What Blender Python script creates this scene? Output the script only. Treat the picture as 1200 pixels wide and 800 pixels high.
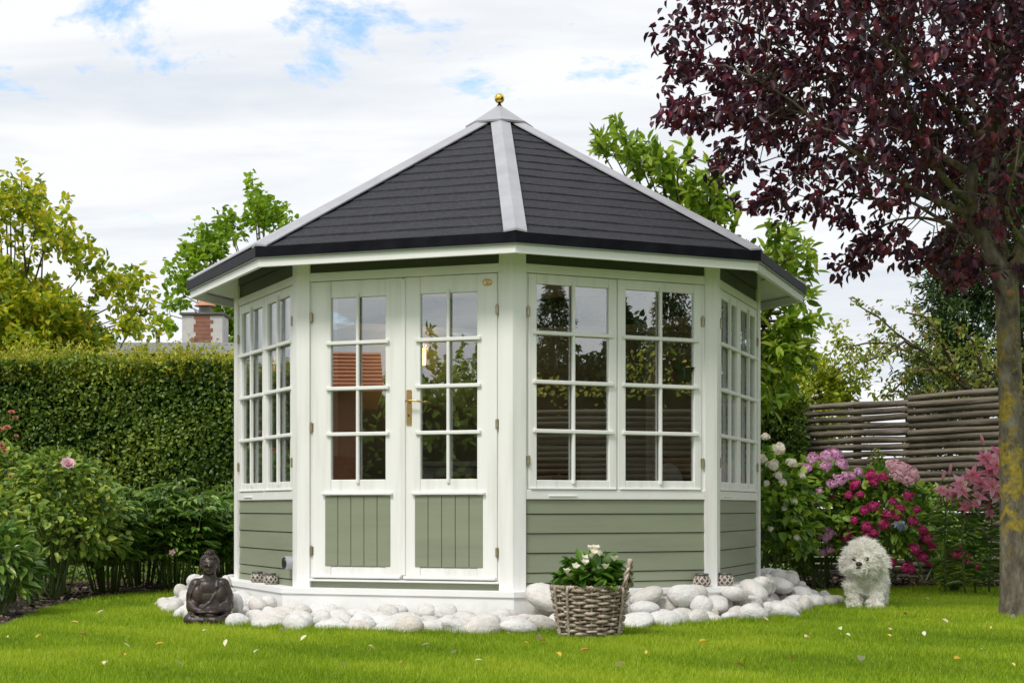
import bpy, bmesh, math, random
import numpy as np
from mathutils import Vector, Matrix, Quaternion

random.seed(7)
RNG = np.random.default_rng(7)
for o in list(bpy.data.objects):
    bpy.data.objects.remove(o)
scene = bpy.context.scene
COL = scene.collection
PI = math.pi

# ------------------------------------------------------------------ camera
F = 1907.0            # focal length in photo pixels (photo 1200 x 800)
CZ = 0.74             # camera height above the lawn
HY = 595.0            # horizon row in the photo
cam_d = bpy.data.cameras.new('camera')
cam = bpy.data.objects.new('camera', cam_d)
COL.objects.link(cam)
cam.location = (0, 0, CZ)
cam.rotation_euler = (math.radians(90), 0, 0)
cam_d.sensor_width = 36.0
cam_d.lens = F / 1200 * 36.0
cam_d.shift_y = (HY - 400) / 1200
cam_d.clip_start = 0.1
cam_d.clip_end = 2000
scene.camera = cam

# ------------------------------------------------------------------ light
SUN = Vector((-0.42, -0.62, 0.95)).normalized()
world = bpy.data.worlds.new('World')
scene.world = world
world.use_nodes = True
wn = world.node_tree
wn.nodes.clear()


def N(t, kind, **kw):
    n = t.nodes.new(kind)
    for k, v in kw.items():
        if isinstance(k, str) and hasattr(n, k):
            setattr(n, k, v)
    return n


sky = N(wn, 'ShaderNodeTexSky', sky_type='NISHITA', sun_disc=False)
sky.sun_elevation = math.asin(SUN.z)
sky.sun_rotation = math.atan2(SUN.x, SUN.y)
sky.air_density = 1.0
sky.dust_density = 0.6
sky.ozone_density = 2.0
bg_sky = N(wn, 'ShaderNodeBackground')
bg_sky.inputs[1].default_value = 0.13
wn.links.new(sky.outputs[0], bg_sky.inputs[0])
tc = N(wn, 'ShaderNodeTexCoord')
sep = N(wn, 'ShaderNodeSeparateXYZ')
wn.links.new(tc.outputs['Generated'], sep.inputs[0])
zc = N(wn, 'ShaderNodeMath', operation='MAXIMUM')
zc.inputs[1].default_value = 0.0
wn.links.new(sep.outputs[2], zc.inputs[0])
za = N(wn, 'ShaderNodeMath', operation='ADD')
za.inputs[1].default_value = 0.18
wn.links.new(zc.outputs[0], za.inputs[0])
dx = N(wn, 'ShaderNodeMath', operation='DIVIDE')
dy = N(wn, 'ShaderNodeMath', operation='DIVIDE')
wn.links.new(sep.outputs[0], dx.inputs[0]); wn.links.new(za.outputs[0], dx.inputs[1])
wn.links.new(sep.outputs[1], dy.inputs[0]); wn.links.new(za.outputs[0], dy.inputs[1])
cmb = N(wn, 'ShaderNodeCombineXYZ')
wn.links.new(dx.outputs[0], cmb.inputs[0]); wn.links.new(dy.outputs[0], cmb.inputs[1])
mp = N(wn, 'ShaderNodeMapping')
mp.inputs['Location'].default_value = (3.02, 11.74, 0.0)
mp.inputs['Scale'].default_value = (1.0, 1.0, 1.0)
wn.links.new(cmb.outputs[0], mp.inputs[0])
n1 = N(wn, 'ShaderNodeTexNoise')
n1.inputs['Scale'].default_value = 2.2
n1.inputs['Detail'].default_value = 7
n1.inputs['Roughness'].default_value = 0.66
n1.inputs['Distortion'].default_value = 0.25
wn.links.new(mp.outputs[0], n1.inputs['Vector'])
cov = N(wn, 'ShaderNodeMapRange')
cov.inputs['From Min'].default_value = 0.335
cov.inputs['From Max'].default_value = 0.40
wn.links.new(n1.outputs[0], cov.inputs['Value'])
n2 = N(wn, 'ShaderNodeTexNoise')
n2.inputs['Scale'].default_value = 1.5
n2.inputs['Detail'].default_value = 6
n2.inputs['Roughness'].default_value = 0.55
n2.inputs['Distortion'].default_value = 0.4
mp2 = N(wn, 'ShaderNodeMapping')
mp2.inputs['Location'].default_value = (7.7, 4.1, 1.3)
mp2.inputs['Scale'].default_value = (0.8, 2.2, 1.0)
wn.links.new(cmb.outputs[0], mp2.inputs[0])
wn.links.new(mp2.outputs[0], n2.inputs['Vector'])
crp = N(wn, 'ShaderNodeValToRGB')
crp.color_ramp.elements[0].position = 0.36
crp.color_ramp.elements[0].color = (0.66, 0.70, 0.755, 1)
crp.color_ramp.elements[1].position = 0.56
crp.color_ramp.elements[1].color = (0.83, 0.845, 0.86, 1)
wn.links.new(n2.outputs[0], crp.inputs[0])
bg_cl = N(wn, 'ShaderNodeBackground')
bg_cl.inputs[1].default_value = 0.655
wn.links.new(crp.outputs[0], bg_cl.inputs[0])
mixw = N(wn, 'ShaderNodeMixShader')
wn.links.new(cov.outputs[0], mixw.inputs[0])
wn.links.new(bg_sky.outputs[0], mixw.inputs[1])
wn.links.new(bg_cl.outputs[0], mixw.inputs[2])
wo = N(wn, 'ShaderNodeOutputWorld')
wn.links.new(mixw.outputs[0], wo.inputs[0])

sun_d = bpy.data.lights.new('sun', 'SUN')
sun_d.energy = 1.5
sun_d.angle = math.radians(16)
sun_d.color = (1.0, 0.96, 0.89)
sun = bpy.data.objects.new('sun', sun_d)
COL.objects.link(sun)
sun.location = SUN * 40
sun.rotation_euler = SUN.to_track_quat('Z', 'Y').to_euler()

vs = scene.view_settings
vs.view_transform = 'Standard'
vs.look = 'None'
vs.gamma = 1
vs.use_curve_mapping = False
vs.exposure = 0.86
scene.render.engine = 'CYCLES'
scene.cycles.max_bounces = 8
scene.cycles.transparent_max_bounces = 16


# ------------------------------------------------------------------ pixel -> place
def P(u, v, d):
    """photo pixel at depth d (metres along the view axis)"""
    return Vector(((u - 600) / F * d, d, CZ + (HY - v) / F * d))


def G(u, v):
    """photo pixel on the lawn"""
    d = CZ * F / (v - HY)
    return Vector(((u - 600) / F * d, d, 0))


# ------------------------------------------------------------------ materials
def mat(name):
    m = bpy.data.materials.new(name)
    m.use_nodes = True
    t = m.node_tree
    t.nodes.clear()
    out = N(t, 'ShaderNodeOutputMaterial')
    return m, t, out


def ramp(t, cols, src=None):
    r = N(t, 'ShaderNodeValToRGB')
    els = r.color_ramp.elements
    while len(els) < len(cols):
        els.new(0.5)
    for i, (p, c) in enumerate(cols):
        els[i].position = p
        els[i].color = (*c, 1)
    if src is not None:
        t.links.new(src, r.inputs[0])
    return r


def noise(t, scale, detail=4, rough=0.55, vec='Object', stretch=None):
    c = N(t, 'ShaderNodeTexCoord')
    n = N(t, 'ShaderNodeTexNoise')
    n.inputs['Scale'].default_value = scale
    n.inputs['Detail'].default_value = detail
    n.inputs['Roughness'].default_value = rough
    if stretch:
        mpn = N(t, 'ShaderNodeMapping')
        mpn.inputs['Scale'].default_value = stretch
        t.links.new(c.outputs[vec], mpn.inputs[0])
        t.links.new(mpn.outputs[0], n.inputs['Vector'])
    else:
        t.links.new(c.outputs[vec], n.inputs['Vector'])
    return n


def simple(name, cols, scale=8, rough=0.6, bump=0.0, bscale=None, metal=0.0, spec=0.5, stretch=None, detail=5, bdist=0.01):
    """principled with noise-varied colour and fine relief"""
    m, t, out = mat(name)
    b = N(t, 'ShaderNodeBsdfPrincipled')
    b.inputs['Roughness'].default_value = rough
    b.inputs['Metallic'].default_value = metal
    b.inputs['Specular IOR Level'].default_value = spec
    n = noise(t, scale, detail, stretch=stretch)
    k = len(cols)
    r = ramp(t, [(0.3 + 0.4 * i / max(1, k - 1), c) for i, c in enumerate(cols)], n.outputs[0])
    t.links.new(r.outputs[0], b.inputs['Base Color'])
    if bump:
        nb = noise(t, bscale or scale * 4, 5, stretch=stretch)
        bp = N(t, 'ShaderNodeBump')
        bp.inputs['Strength'].default_value = bump
        bp.inputs['Distance'].default_value = bdist
        t.links.new(nb.outputs[0], bp.inputs['Height'])
        t.links.new(bp.outputs[0], b.inputs['Normal'])
    t.links.new(b.outputs[0], out.inputs[0])
    return m


def leafmat(name, cols, rough=0.42, trans=0.3, spec=0.45, gain=1.0):
    """leaf: colour varies leaf by leaf through the mesh attribute 'rnd'"""
    m, t, out = mat(name)
    a = N(t, 'ShaderNodeAttribute')
    a.attribute_name = 'rnd'
    k = len(cols)
    r = ramp(t, [(i / max(1, k - 1), tuple(min(.9, q * gain * w_) for q, w_ in zip(c, (1.16, 1.0, .9) if c[1] > c[0] and c[1] > c[2] else (1, 1, 1)))) for i, c in enumerate(cols)], a.outputs['Fac'])
    b = N(t, 'ShaderNodeBsdfPrincipled')
    b.inputs['Roughness'].default_value = rough
    b.inputs['Specular IOR Level'].default_value = spec
    t.links.new(r.outputs[0], b.inputs['Base Color'])
    tr = N(t, 'ShaderNodeBsdfTranslucent')
    hs = N(t, 'ShaderNodeHueSaturation')
    hs.inputs['Value'].default_value = 1.35
    t.links.new(r.outputs[0], hs.inputs['Color'])
    t.links.new(hs.outputs[0], tr.inputs[0])
    mx = N(t, 'ShaderNodeMixShader')
    mx.inputs[0].default_value = trans
    t.links.new(b.outputs[0], mx.inputs[1])
    t.links.new(tr.outputs[0], mx.inputs[2])
    t.links.new(mx.outputs[0], out.inputs[0])
    return m


M = {}
M['white'] = simple('white_paint', [(0.71, 0.70, 0.67), (0.80, 0.795, 0.775), (0.83, 0.825, 0.81)], 3, 0.42, 0.16, 40, stretch=(5, 5, 0.4), bdist=0.003)
M['white_h'] = simple('white_paint_rail', [(0.75, 0.745, 0.72), (0.81, 0.81, 0.795)], 4, 0.42, 0.1, 40, bdist=0.003)
M['sage'] = simple('sage_paint', [(0.205, 0.225, 0.155), (0.228, 0.252, 0.172), (0.242, 0.265, 0.185)], 3, 0.5, 0.15, 45, stretch=(0.4, 1, 5), bdist=0.003)
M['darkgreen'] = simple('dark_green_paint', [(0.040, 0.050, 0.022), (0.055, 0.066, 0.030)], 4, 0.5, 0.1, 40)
m, t, out = mat('plinth_paint')
b = N(t, 'ShaderNodeBsdfPrincipled'); b.inputs['Roughness'].default_value = 0.55
c = N(t, 'ShaderNodeTexCoord'); sx = N(t, 'ShaderNodeSeparateXYZ'); t.links.new(c.outputs['Object'], sx.inputs[0])
na = noise(t, 9, 8, 0.7)
ad = N(t, 'ShaderNodeMath', operation='MULTIPLY_ADD'); ad.inputs[1].default_value = 2.2; t.links.new(sx.outputs[2], ad.inputs[0]); t.links.new(na.outputs[0], ad.inputs[2])
ra = ramp(t, [(0.46, (0.50, 0.45, 0.37)), (0.60, (0.74, 0.73, 0.70)), (0.8, (0.82, 0.82, 0.815))], ad.outputs[0])
t.links.new(ra.outputs[0], b.inputs['Base Color']); t.links.new(b.outputs[0], out.inputs[0])
M['plinth'] = m
M['shingle'] = simple('bitumen_shingle', [(0.020, 0.020, 0.025), (0.031, 0.031, 0.037), (0.046, 0.046, 0.053)], 45, 0.85, 0.6, 220, spec=0.3, detail=8, bdist=0.004)
M['flash'] = simple('grey_flashing', [(0.31, 0.31, 0.34), (0.39, 0.39, 0.42)], 5, 0.45, 0.05, 60)
M['drip'] = simple('black_drip_metal', [(0.006, 0.006, 0.009), (0.014, 0.014, 0.019)], 8, 0.42, 0.06, 6, spec=0.05)
M['brass'] = simple('brass', [(0.55, 0.36, 0.14), (0.68, 0.47, 0.20)], 20, 0.34, 0.1, 60, metal=1.0)
M['gold'] = simple('polished_gold', [(0.80, 0.52, 0.10), (0.85, 0.58, 0.14)], 6, 0.08, metal=1.0)
M['hinge'] = simple('hinge_metal', [(0.35, 0.30, 0.20), (0.50, 0.44, 0.32)], 30, 0.4, metal=0.9)
M['black'] = simple('black_plastic', [(0.008, 0.008, 0.008), (0.014, 0.014, 0.014)], 8, 0.4)
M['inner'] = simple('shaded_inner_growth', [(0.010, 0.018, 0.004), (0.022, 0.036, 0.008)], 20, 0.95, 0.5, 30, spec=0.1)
M['wood'] = simple('oiled_wood', [(0.20, 0.09, 0.03), (0.32, 0.16, 0.06)], 6, 0.45, 0.2, 30, stretch=(1, 8, 1))
M['inwall'] = simple('interior_board', [(0.36, 0.345, 0.31), (0.44, 0.42, 0.38)], 5, 0.6, 0.1, 30)
M['floor'] = simple('floor_wood', [(0.18, 0.11, 0.06), (0.26, 0.17, 0.10)], 5, 0.5, 0.1, 30, stretch=(1, 8, 1))
M['curtain'] = simple('curtain_cloth', [(0.62, 0.61, 0.58), (0.72, 0.71, 0.69)], 8, 0.8, 0.1, 90)
M['redcloth'] = simple('red_brown_cloth', [(0.16, 0.045, 0.03), (0.24, 0.08, 0.05)], 10, 0.85, 0.3, 90)
M['wicker'] = simple('weathered_wicker', [(0.16, 0.115, 0.085), (0.36, 0.285, 0.23), (0.56, 0.48, 0.41)], 28, 0.7, 0.4, 120, detail=3)
M['soil'] = simple('soil', [(0.028, 0.019, 0.013), (0.06, 0.042, 0.03), (0.11, 0.085, 0.06)], 14, 0.95, 0.9, 30, bdist=0.03)
M['bronze'] = simple('dark_bronze_resin', [(0.014, 0.009, 0.008), (0.032, 0.020, 0.016), (0.062, 0.039, 0.028)], 16, 0.42, 0.25, 60, spec=0.5, bdist=0.004)
M['ceramic'] = simple('pale_lattice_ceramic', [(0.36, 0.30, 0.25), (0.55, 0.49, 0.43)], 25, 0.6, 0.3, 60)
M['rim'] = simple('grey_metal_rim', [(0.10, 0.095, 0.09), (0.18, 0.17, 0.16)], 12, 0.4, metal=0.6)
M['bark'] = simple('brown_bark', [(0.04, 0.028, 0.02), (0.09, 0.065, 0.045), (0.13, 0.10, 0.07)], 12, 0.9, 0.8, 30, stretch=(1, 1, 0.35), bdist=0.02)
M['stem'] = simple('green_stem', [(0.06, 0.10, 0.02), (0.11, 0.15, 0.04)], 12, 0.6)
M['log'] = simple('weathered_pole', [(0.036, 0.028, 0.020), (0.115, 0.092, 0.068), (0.23, 0.195, 0.15)], 5, 0.9, 0.7, 24, stretch=(0.6, 3, 3), bdist=0.02)
M['roofgrey'] = simple('grey_roof_felt', [(0.22, 0.215, 0.205), (0.34, 0.335, 0.325)], 3, 0.9, 0.3, 20)
M['render'] = simple('pale_render', [(0.50, 0.48, 0.44), (0.60, 0.58, 0.54)], 3, 0.9, 0.3, 20)
M['copper'] = simple('copper_cap', [(0.42, 0.17, 0.09), (0.55, 0.26, 0.15)], 9, 0.5, metal=0.3)
M['orangetile'] = simple('orange_roof_tile', [(0.42, 0.10, 0.028), (0.60, 0.17, 0.05)], 6, 0.7, 0.6, 12, stretch=(1, 4, 4))
M['brickred'] = simple('red_brick', [(0.20, 0.075, 0.045), (0.30, 0.12, 0.075)], 8, 0.85, 0.3, 30)
M['asphalt'] = simple('grey_paving', [(0.16, 0.155, 0.15), (0.22, 0.215, 0.21)], 6, 0.9, 0.3, 40)

# lichen-covered trunk of the plum tree
m, t, out = mat('lichen_bark')
b = N(t, 'ShaderNodeBsdfPrincipled'); b.inputs['Roughness'].default_value = 0.92
na = noise(t, 16, 6, 0.65, stretch=(1, 1, 0.45))
ra = ramp(t, [(0.3, (0.040, 0.033, 0.025)), (0.5, (0.115, 0.097, 0.070)), (0.72, (0.24, 0.215, 0.165))], na.outputs[0])
nb = noise(t, 5.5, 7, 0.72)
rb = ramp(t, [(0.49, (0, 0, 0)), (0.56, (1, 1, 1))], nb.outputs[0])
c = N(t, 'ShaderNodeTexCoord'); sx = N(t, 'ShaderNodeSeparateXYZ'); t.links.new(c.outputs['Object'], sx.inputs[0])
# lichen sits between shin height and the fork
hr = ramp(t, [(0.14, (0, 0, 0)), (0.24, (1, 1, 1)), (0.55, (1, 1, 1)), (0.9, (0.25, 0.25, 0.25))])
dv = N(t, 'ShaderNodeMath', operation='DIVIDE'); dv.inputs[1].default_value = 2.6
t.links.new(sx.outputs[2], dv.inputs[0]); t.links.new(dv.outputs[0], hr.inputs[0])
ml = N(t, 'ShaderNodeMath', operation='MULTIPLY'); t.links.new(rb.outputs[0], ml.inputs[0]); t.links.new(hr.outputs[0], ml.inputs[1])
nl = noise(t, 40, 3)
rl = ramp(t, [(0.35, (0.20, 0.15, 0.02)), (0.65, (0.36, 0.27, 0.035))], nl.outputs[0])
mxc = N(t, 'ShaderNodeMixRGB'); t.links.new(ml.outputs[0], mxc.inputs[0]); t.links.new(ra.outputs[0], mxc.inputs[1]); t.links.new(rl.outputs[0], mxc.inputs[2])
t.links.new(mxc.outputs[0], b.inputs['Base Color'])
bp = N(t, 'ShaderNodeBump'); bp.inputs['Strength'].default_value = 0.9; bp.inputs['Distance'].default_value = 0.02
t.links.new(na.outputs[0], bp.inputs['Height']); t.links.new(bp.outputs[0], b.inputs['Normal'])
t.links.new(b.outputs[0], out.inputs[0])
M['lichen'] = m

# window glass: strong reflection, slightly grey see-through
m, t, out = mat('window_glass')
gl = N(t, 'ShaderNodeBsdfGlossy'); gl.inputs['Roughness'].default_value = 0.0
gl.inputs['Color'].default_value = (0.93, 0.96, 0.97, 1)
tp = N(t, 'ShaderNodeBsdfTransparent'); tp.inputs[0].default_value = (0.92, 0.93, 0.91, 1)
nz = noise(t, 2.2, 2)
bp = N(t, 'ShaderNodeBump'); bp.inputs['Strength'].default_value = 0.004; bp.inputs['Distance'].default_value = 0.02
t.links.new(nz.outputs[0], bp.inputs['Height']); t.links.new(bp.outputs[0], gl.inputs['Normal'])
fr = N(t, 'ShaderNodeFresnel'); fr.inputs['IOR'].default_value = 1.5
mr = N(t, 'ShaderNodeMapRange'); mr.inputs['From Min'].default_value = 0.0; mr.inputs['From Max'].default_value = 1.0
mr.inputs['To Min'].default_value = 0.21; mr.inputs['To Max'].default_value = 0.9
t.links.new(fr.outputs[0], mr.inputs['Value'])
mx = N(t, 'ShaderNodeMixShader'); t.links.new(mr.outputs[0], mx.inputs[0]); t.links.new(tp.outputs[0], mx.inputs[1]); t.links.new(gl.outputs[0], mx.inputs[2])
t.links.new(mx.outputs[0], out.inputs[0])
M['glass'] = m

# lit lamp
m, t, out = mat('lit_lamp')
em = N(t, 'ShaderNodeEmission'); em.inputs[0].default_value = (1.0, 0.48, 0.10, 1); em.inputs[1].default_value = 6.0
t.links.new(em.outputs[0], out.inputs[0])
M['lamp'] = m

# white boulders: each its own tint
m, t, out = mat('white_boulder')
b = N(t, 'ShaderNodeBsdfPrincipled'); b.inputs['Roughness'].default_value = 0.7
oi = N(t, 'ShaderNodeObjectInfo')
ro = ramp(t, [(0.0, (0.62, 0.59, 0.55)), (0.3, (0.70, 0.685, 0.66)), (0.7, (0.74, 0.735, 0.73)), (0.9, (0.69, 0.645, 0.61)), (1.0, (0.64, 0.56, 0.48))], oi.outputs['Random'])
n_ = noise(t, 3.2, 9, 0.68)
rr = ramp(t, [(0.30, (0.62, 0.57, 0.52)), (0.46, (0.93, 0.92, 0.90)), (0.6, (1, 1, 1))], n_.outputs[0])
mu = N(t, 'ShaderNodeMixRGB', blend_type='MULTIPLY'); mu.inputs[0].default_value = 0.8
t.links.new(ro.outputs[0], mu.inputs[1]); t.links.new(rr.outputs[0], mu.inputs[2]); t.links.new(mu.outputs[0], b.inputs['Base Color'])
bp = N(t, 'ShaderNodeBump'); bp.inputs['Strength'].default_value = 0.6; bp.inputs['Distance'].default_value = 0.03
t.links.new(n_.outputs[0], bp.inputs['Height']); t.links.new(bp.outputs[0], b.inputs['Normal'])
t.links.new(b.outputs[0], out.inputs[0])
M['stone'] = m

# peeling whitewash over brick (chimney)
m, t, out = mat('peeling_whitewash')
b = N(t, 'ShaderNodeBsdfPrincipled'); b.inputs['Roughness'].default_value = 0.9
n_ = noise(t, 2.6, 8, 0.7)
r1 = ramp(t, [(0.38, (0.24, 0.13, 0.085)), (0.42, (0.55, 0.53, 0.50)), (0.6, (0.42, 0.42, 0.42)), (0.75, (0.20, 0.20, 0.20))], n_.outputs[0])
t.links.new(r1.outputs[0], b.inputs['Base Color']); t.links.new(b.outputs[0], out.inputs[0])
M['whitewash'] = m

# lawn ground
m, t, out = mat('lawn_ground')
b = N(t, 'ShaderNodeBsdfPrincipled'); b.inputs['Roughness'].default_value = 0.9
n_ = noise(t, 0.8, 8, 0.65)
r1 = ramp(t, [(0.3, (0.085, 0.15, 0.010)), (0.5, (0.125, 0.205, 0.012)), (0.7, (0.18, 0.25, 0.02))], n_.outputs[0])
t.links.new(r1.outputs[0], b.inputs['Base Color']); t.links.new(b.outputs[0], out.inputs[0])
M['lawn'] = m
M['grass'] = leafmat('grass_blade', [(0.075, 0.15, 0.006), (0.13, 0.235, 0.008), (0.185, 0.30, 0.012), (0.26, 0.35, 0.03)], 0.5, 0.35, 0.3, gain=1.45)

M['L_hedge'] = leafmat('hedge_leaf', [(0.018, 0.04, 0.006), (0.035, 0.075, 0.010), (0.065, 0.115, 0.014), (0.12, 0.17, 0.02)], 0.4, gain=2.20)
M['L_hedgetop'] = leafmat('hedge_top_leaf', [(0.10, 0.16, 0.012), (0.19, 0.26, 0.016), (0.30, 0.34, 0.03), (0.36, 0.31, 0.05)], 0.5, gain=1.35)
M['L_maple'] = leafmat('yellow_green_leaf', [(0.06, 0.12, 0.010), (0.14, 0.22, 0.012), (0.26, 0.31, 0.014), (0.44, 0.38, 0.03)], 0.5, 0.4, gain=1.60)
M['L_poplar'] = leafmat('fresh_green_leaf', [(0.07, 0.15, 0.012), (0.13, 0.25, 0.014), (0.21, 0.34, 0.02)], 0.45, 0.45, gain=1.35)
M['L_magnolia'] = leafmat('magnolia_leaf', [(0.045, 0.10, 0.010), (0.10, 0.20, 0.016), (0.19, 0.31, 0.025), (0.26, 0.36, 0.05)], 0.35, 0.4, gain=1.35)
M['L_plum'] = leafmat('purple_plum_leaf', [(0.018, 0.007, 0.014), (0.034, 0.010, 0.021), (0.055, 0.012, 0.025), (0.12, 0.013, 0.022)], 0.42, 0.28, 0.5, gain=1.50)
M['L_conifer'] = leafmat('conifer_spray', [(0.010, 0.026, 0.008), (0.022, 0.05, 0.012), (0.045, 0.085, 0.02)], 0.6, 0.2, gain=1.60)
M['L_apple'] = leafmat('apple_leaf', [(0.06, 0.11, 0.015), (0.12, 0.19, 0.025), (0.20, 0.27, 0.05), (0.24, 0.14, 0.06)], 0.5, 0.4, gain=1.30)
M['L_lime'] = leafmat('lime_shrub_leaf', [(0.13, 0.20, 0.012), (0.22, 0.31, 0.016), (0.33, 0.40, 0.03)], 0.5, 0.4, gain=1.25)
M['L_hyd'] = leafmat('hydrangea_leaf', [(0.022, 0.055, 0.008), (0.045, 0.10, 0.012), (0.085, 0.16, 0.018), (0.14, 0.21, 0.03)], 0.42, 0.3, gain=2.40)
M['L_peony'] = leafmat('peony_leaf', [(0.022, 0.06, 0.010), (0.04, 0.095, 0.016), (0.07, 0.14, 0.022), (0.12, 0.19, 0.04)], 0.3, 0.25, 0.6, gain=2.00)
M['L_rose'] = leafmat('rose_leaf', [(0.035, 0.075, 0.015), (0.065, 0.13, 0.022), (0.12, 0.19, 0.03), (0.20, 0.26, 0.04)], 0.4, 0.3, gain=1.90)
M['L_lily'] = leafmat('lily_leaf', [(0.025, 0.06, 0.012), (0.05, 0.10, 0.022), (0.10, 0.15, 0.05)], 0.3, 0.25, 0.6, gain=2.40)
M['L_basket'] = leafmat('basket_plant_leaf', [(0.015, 0.05, 0.006), (0.035, 0.095, 0.010), (0.075, 0.16, 0.02)], 0.35, 0.25, gain=1.80)
M['F_white'] = leafmat('white_petal', [(0.70, 0.72, 0.62), (0.82, 0.82, 0.78)], 0.6, 0.3)
M['F_mauve'] = leafmat('mauve_petal', [(0.50, 0.20, 0.40), (0.62, 0.32, 0.52), (0.72, 0.50, 0.64)], 0.6, 0.3, gain=1.10)
M['F_crim'] = leafmat('crimson_petal', [(0.30, 0.012, 0.09), (0.46, 0.025, 0.15), (0.58, 0.06, 0.24)], 0.6, 0.3, gain=1.15)
M['F_pale'] = leafmat('pale_pink_petal', [(0.62, 0.32, 0.40), (0.75, 0.48, 0.54), (0.80, 0.62, 0.62)], 0.6, 0.3)
M['F_blue'] = leafmat('pale_blue_petal', [(0.36, 0.42, 0.70), (0.56, 0.62, 0.82)], 0.6, 0.3)
M['F_lily'] = leafmat('pink_lily_petal', [(0.74, 0.19, 0.36), (0.82, 0.32, 0.48), (0.86, 0.54, 0.64)], 0.5, 0.35)
M['F_coral'] = leafmat('coral_petal', [(0.40, 0.13, 0.07), (0.54, 0.24, 0.15)], 0.6, 0.3)
M['F_rose'] = leafmat('pale_rose_petal', [(0.76, 0.50, 0.55), (0.82, 0.64, 0.66)], 0.6, 0.3)
M['fallen'] = leafmat('fallen_leaf', [(0.62, 0.40, 0.04), (0.70, 0.55, 0.12), (0.72, 0.66, 0.40), (0.75, 0.72, 0.60), (0.45, 0.22, 0.06)], 0.6, 0.2)
M['fur'] = leafmat('cream_white_fur', [(0.82, 0.79, 0.72), (0.88, 0.865, 0.82), (0.90, 0.89, 0.87)], 0.8, 0.3, 0.2)
M['furbase'] = simple('cream_white_coat', [(0.76, 0.72, 0.65), (0.86, 0.84, 0.79)], 22, 0.9, 0.8, 45, bdist=0.02)


# ------------------------------------------------------------------ builders
def tag(o, label=None, cat=None, group=None, kind=None):
    if label: o['label'] = label
    if cat: o['category'] = cat
    if group: o['group'] = group
    if kind: o['kind'] = kind
    return o


def empty(name, loc=(0, 0, 0), rz=0.0):
    o = bpy.data.objects.new(name, None)
    COL.objects.link(o)
    o.location = loc
    o.rotation_euler = (0, 0, rz)
    o.empty_display_size = 0.1
    return o


def link(name, me, parent=None, mtx=None):
    o = bpy.data.objects.new(name, me)
    COL.objects.link(o)
    if parent is not None:
        o.parent = parent
    if mtx is not None:
        o.matrix_local = mtx
    return o


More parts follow.
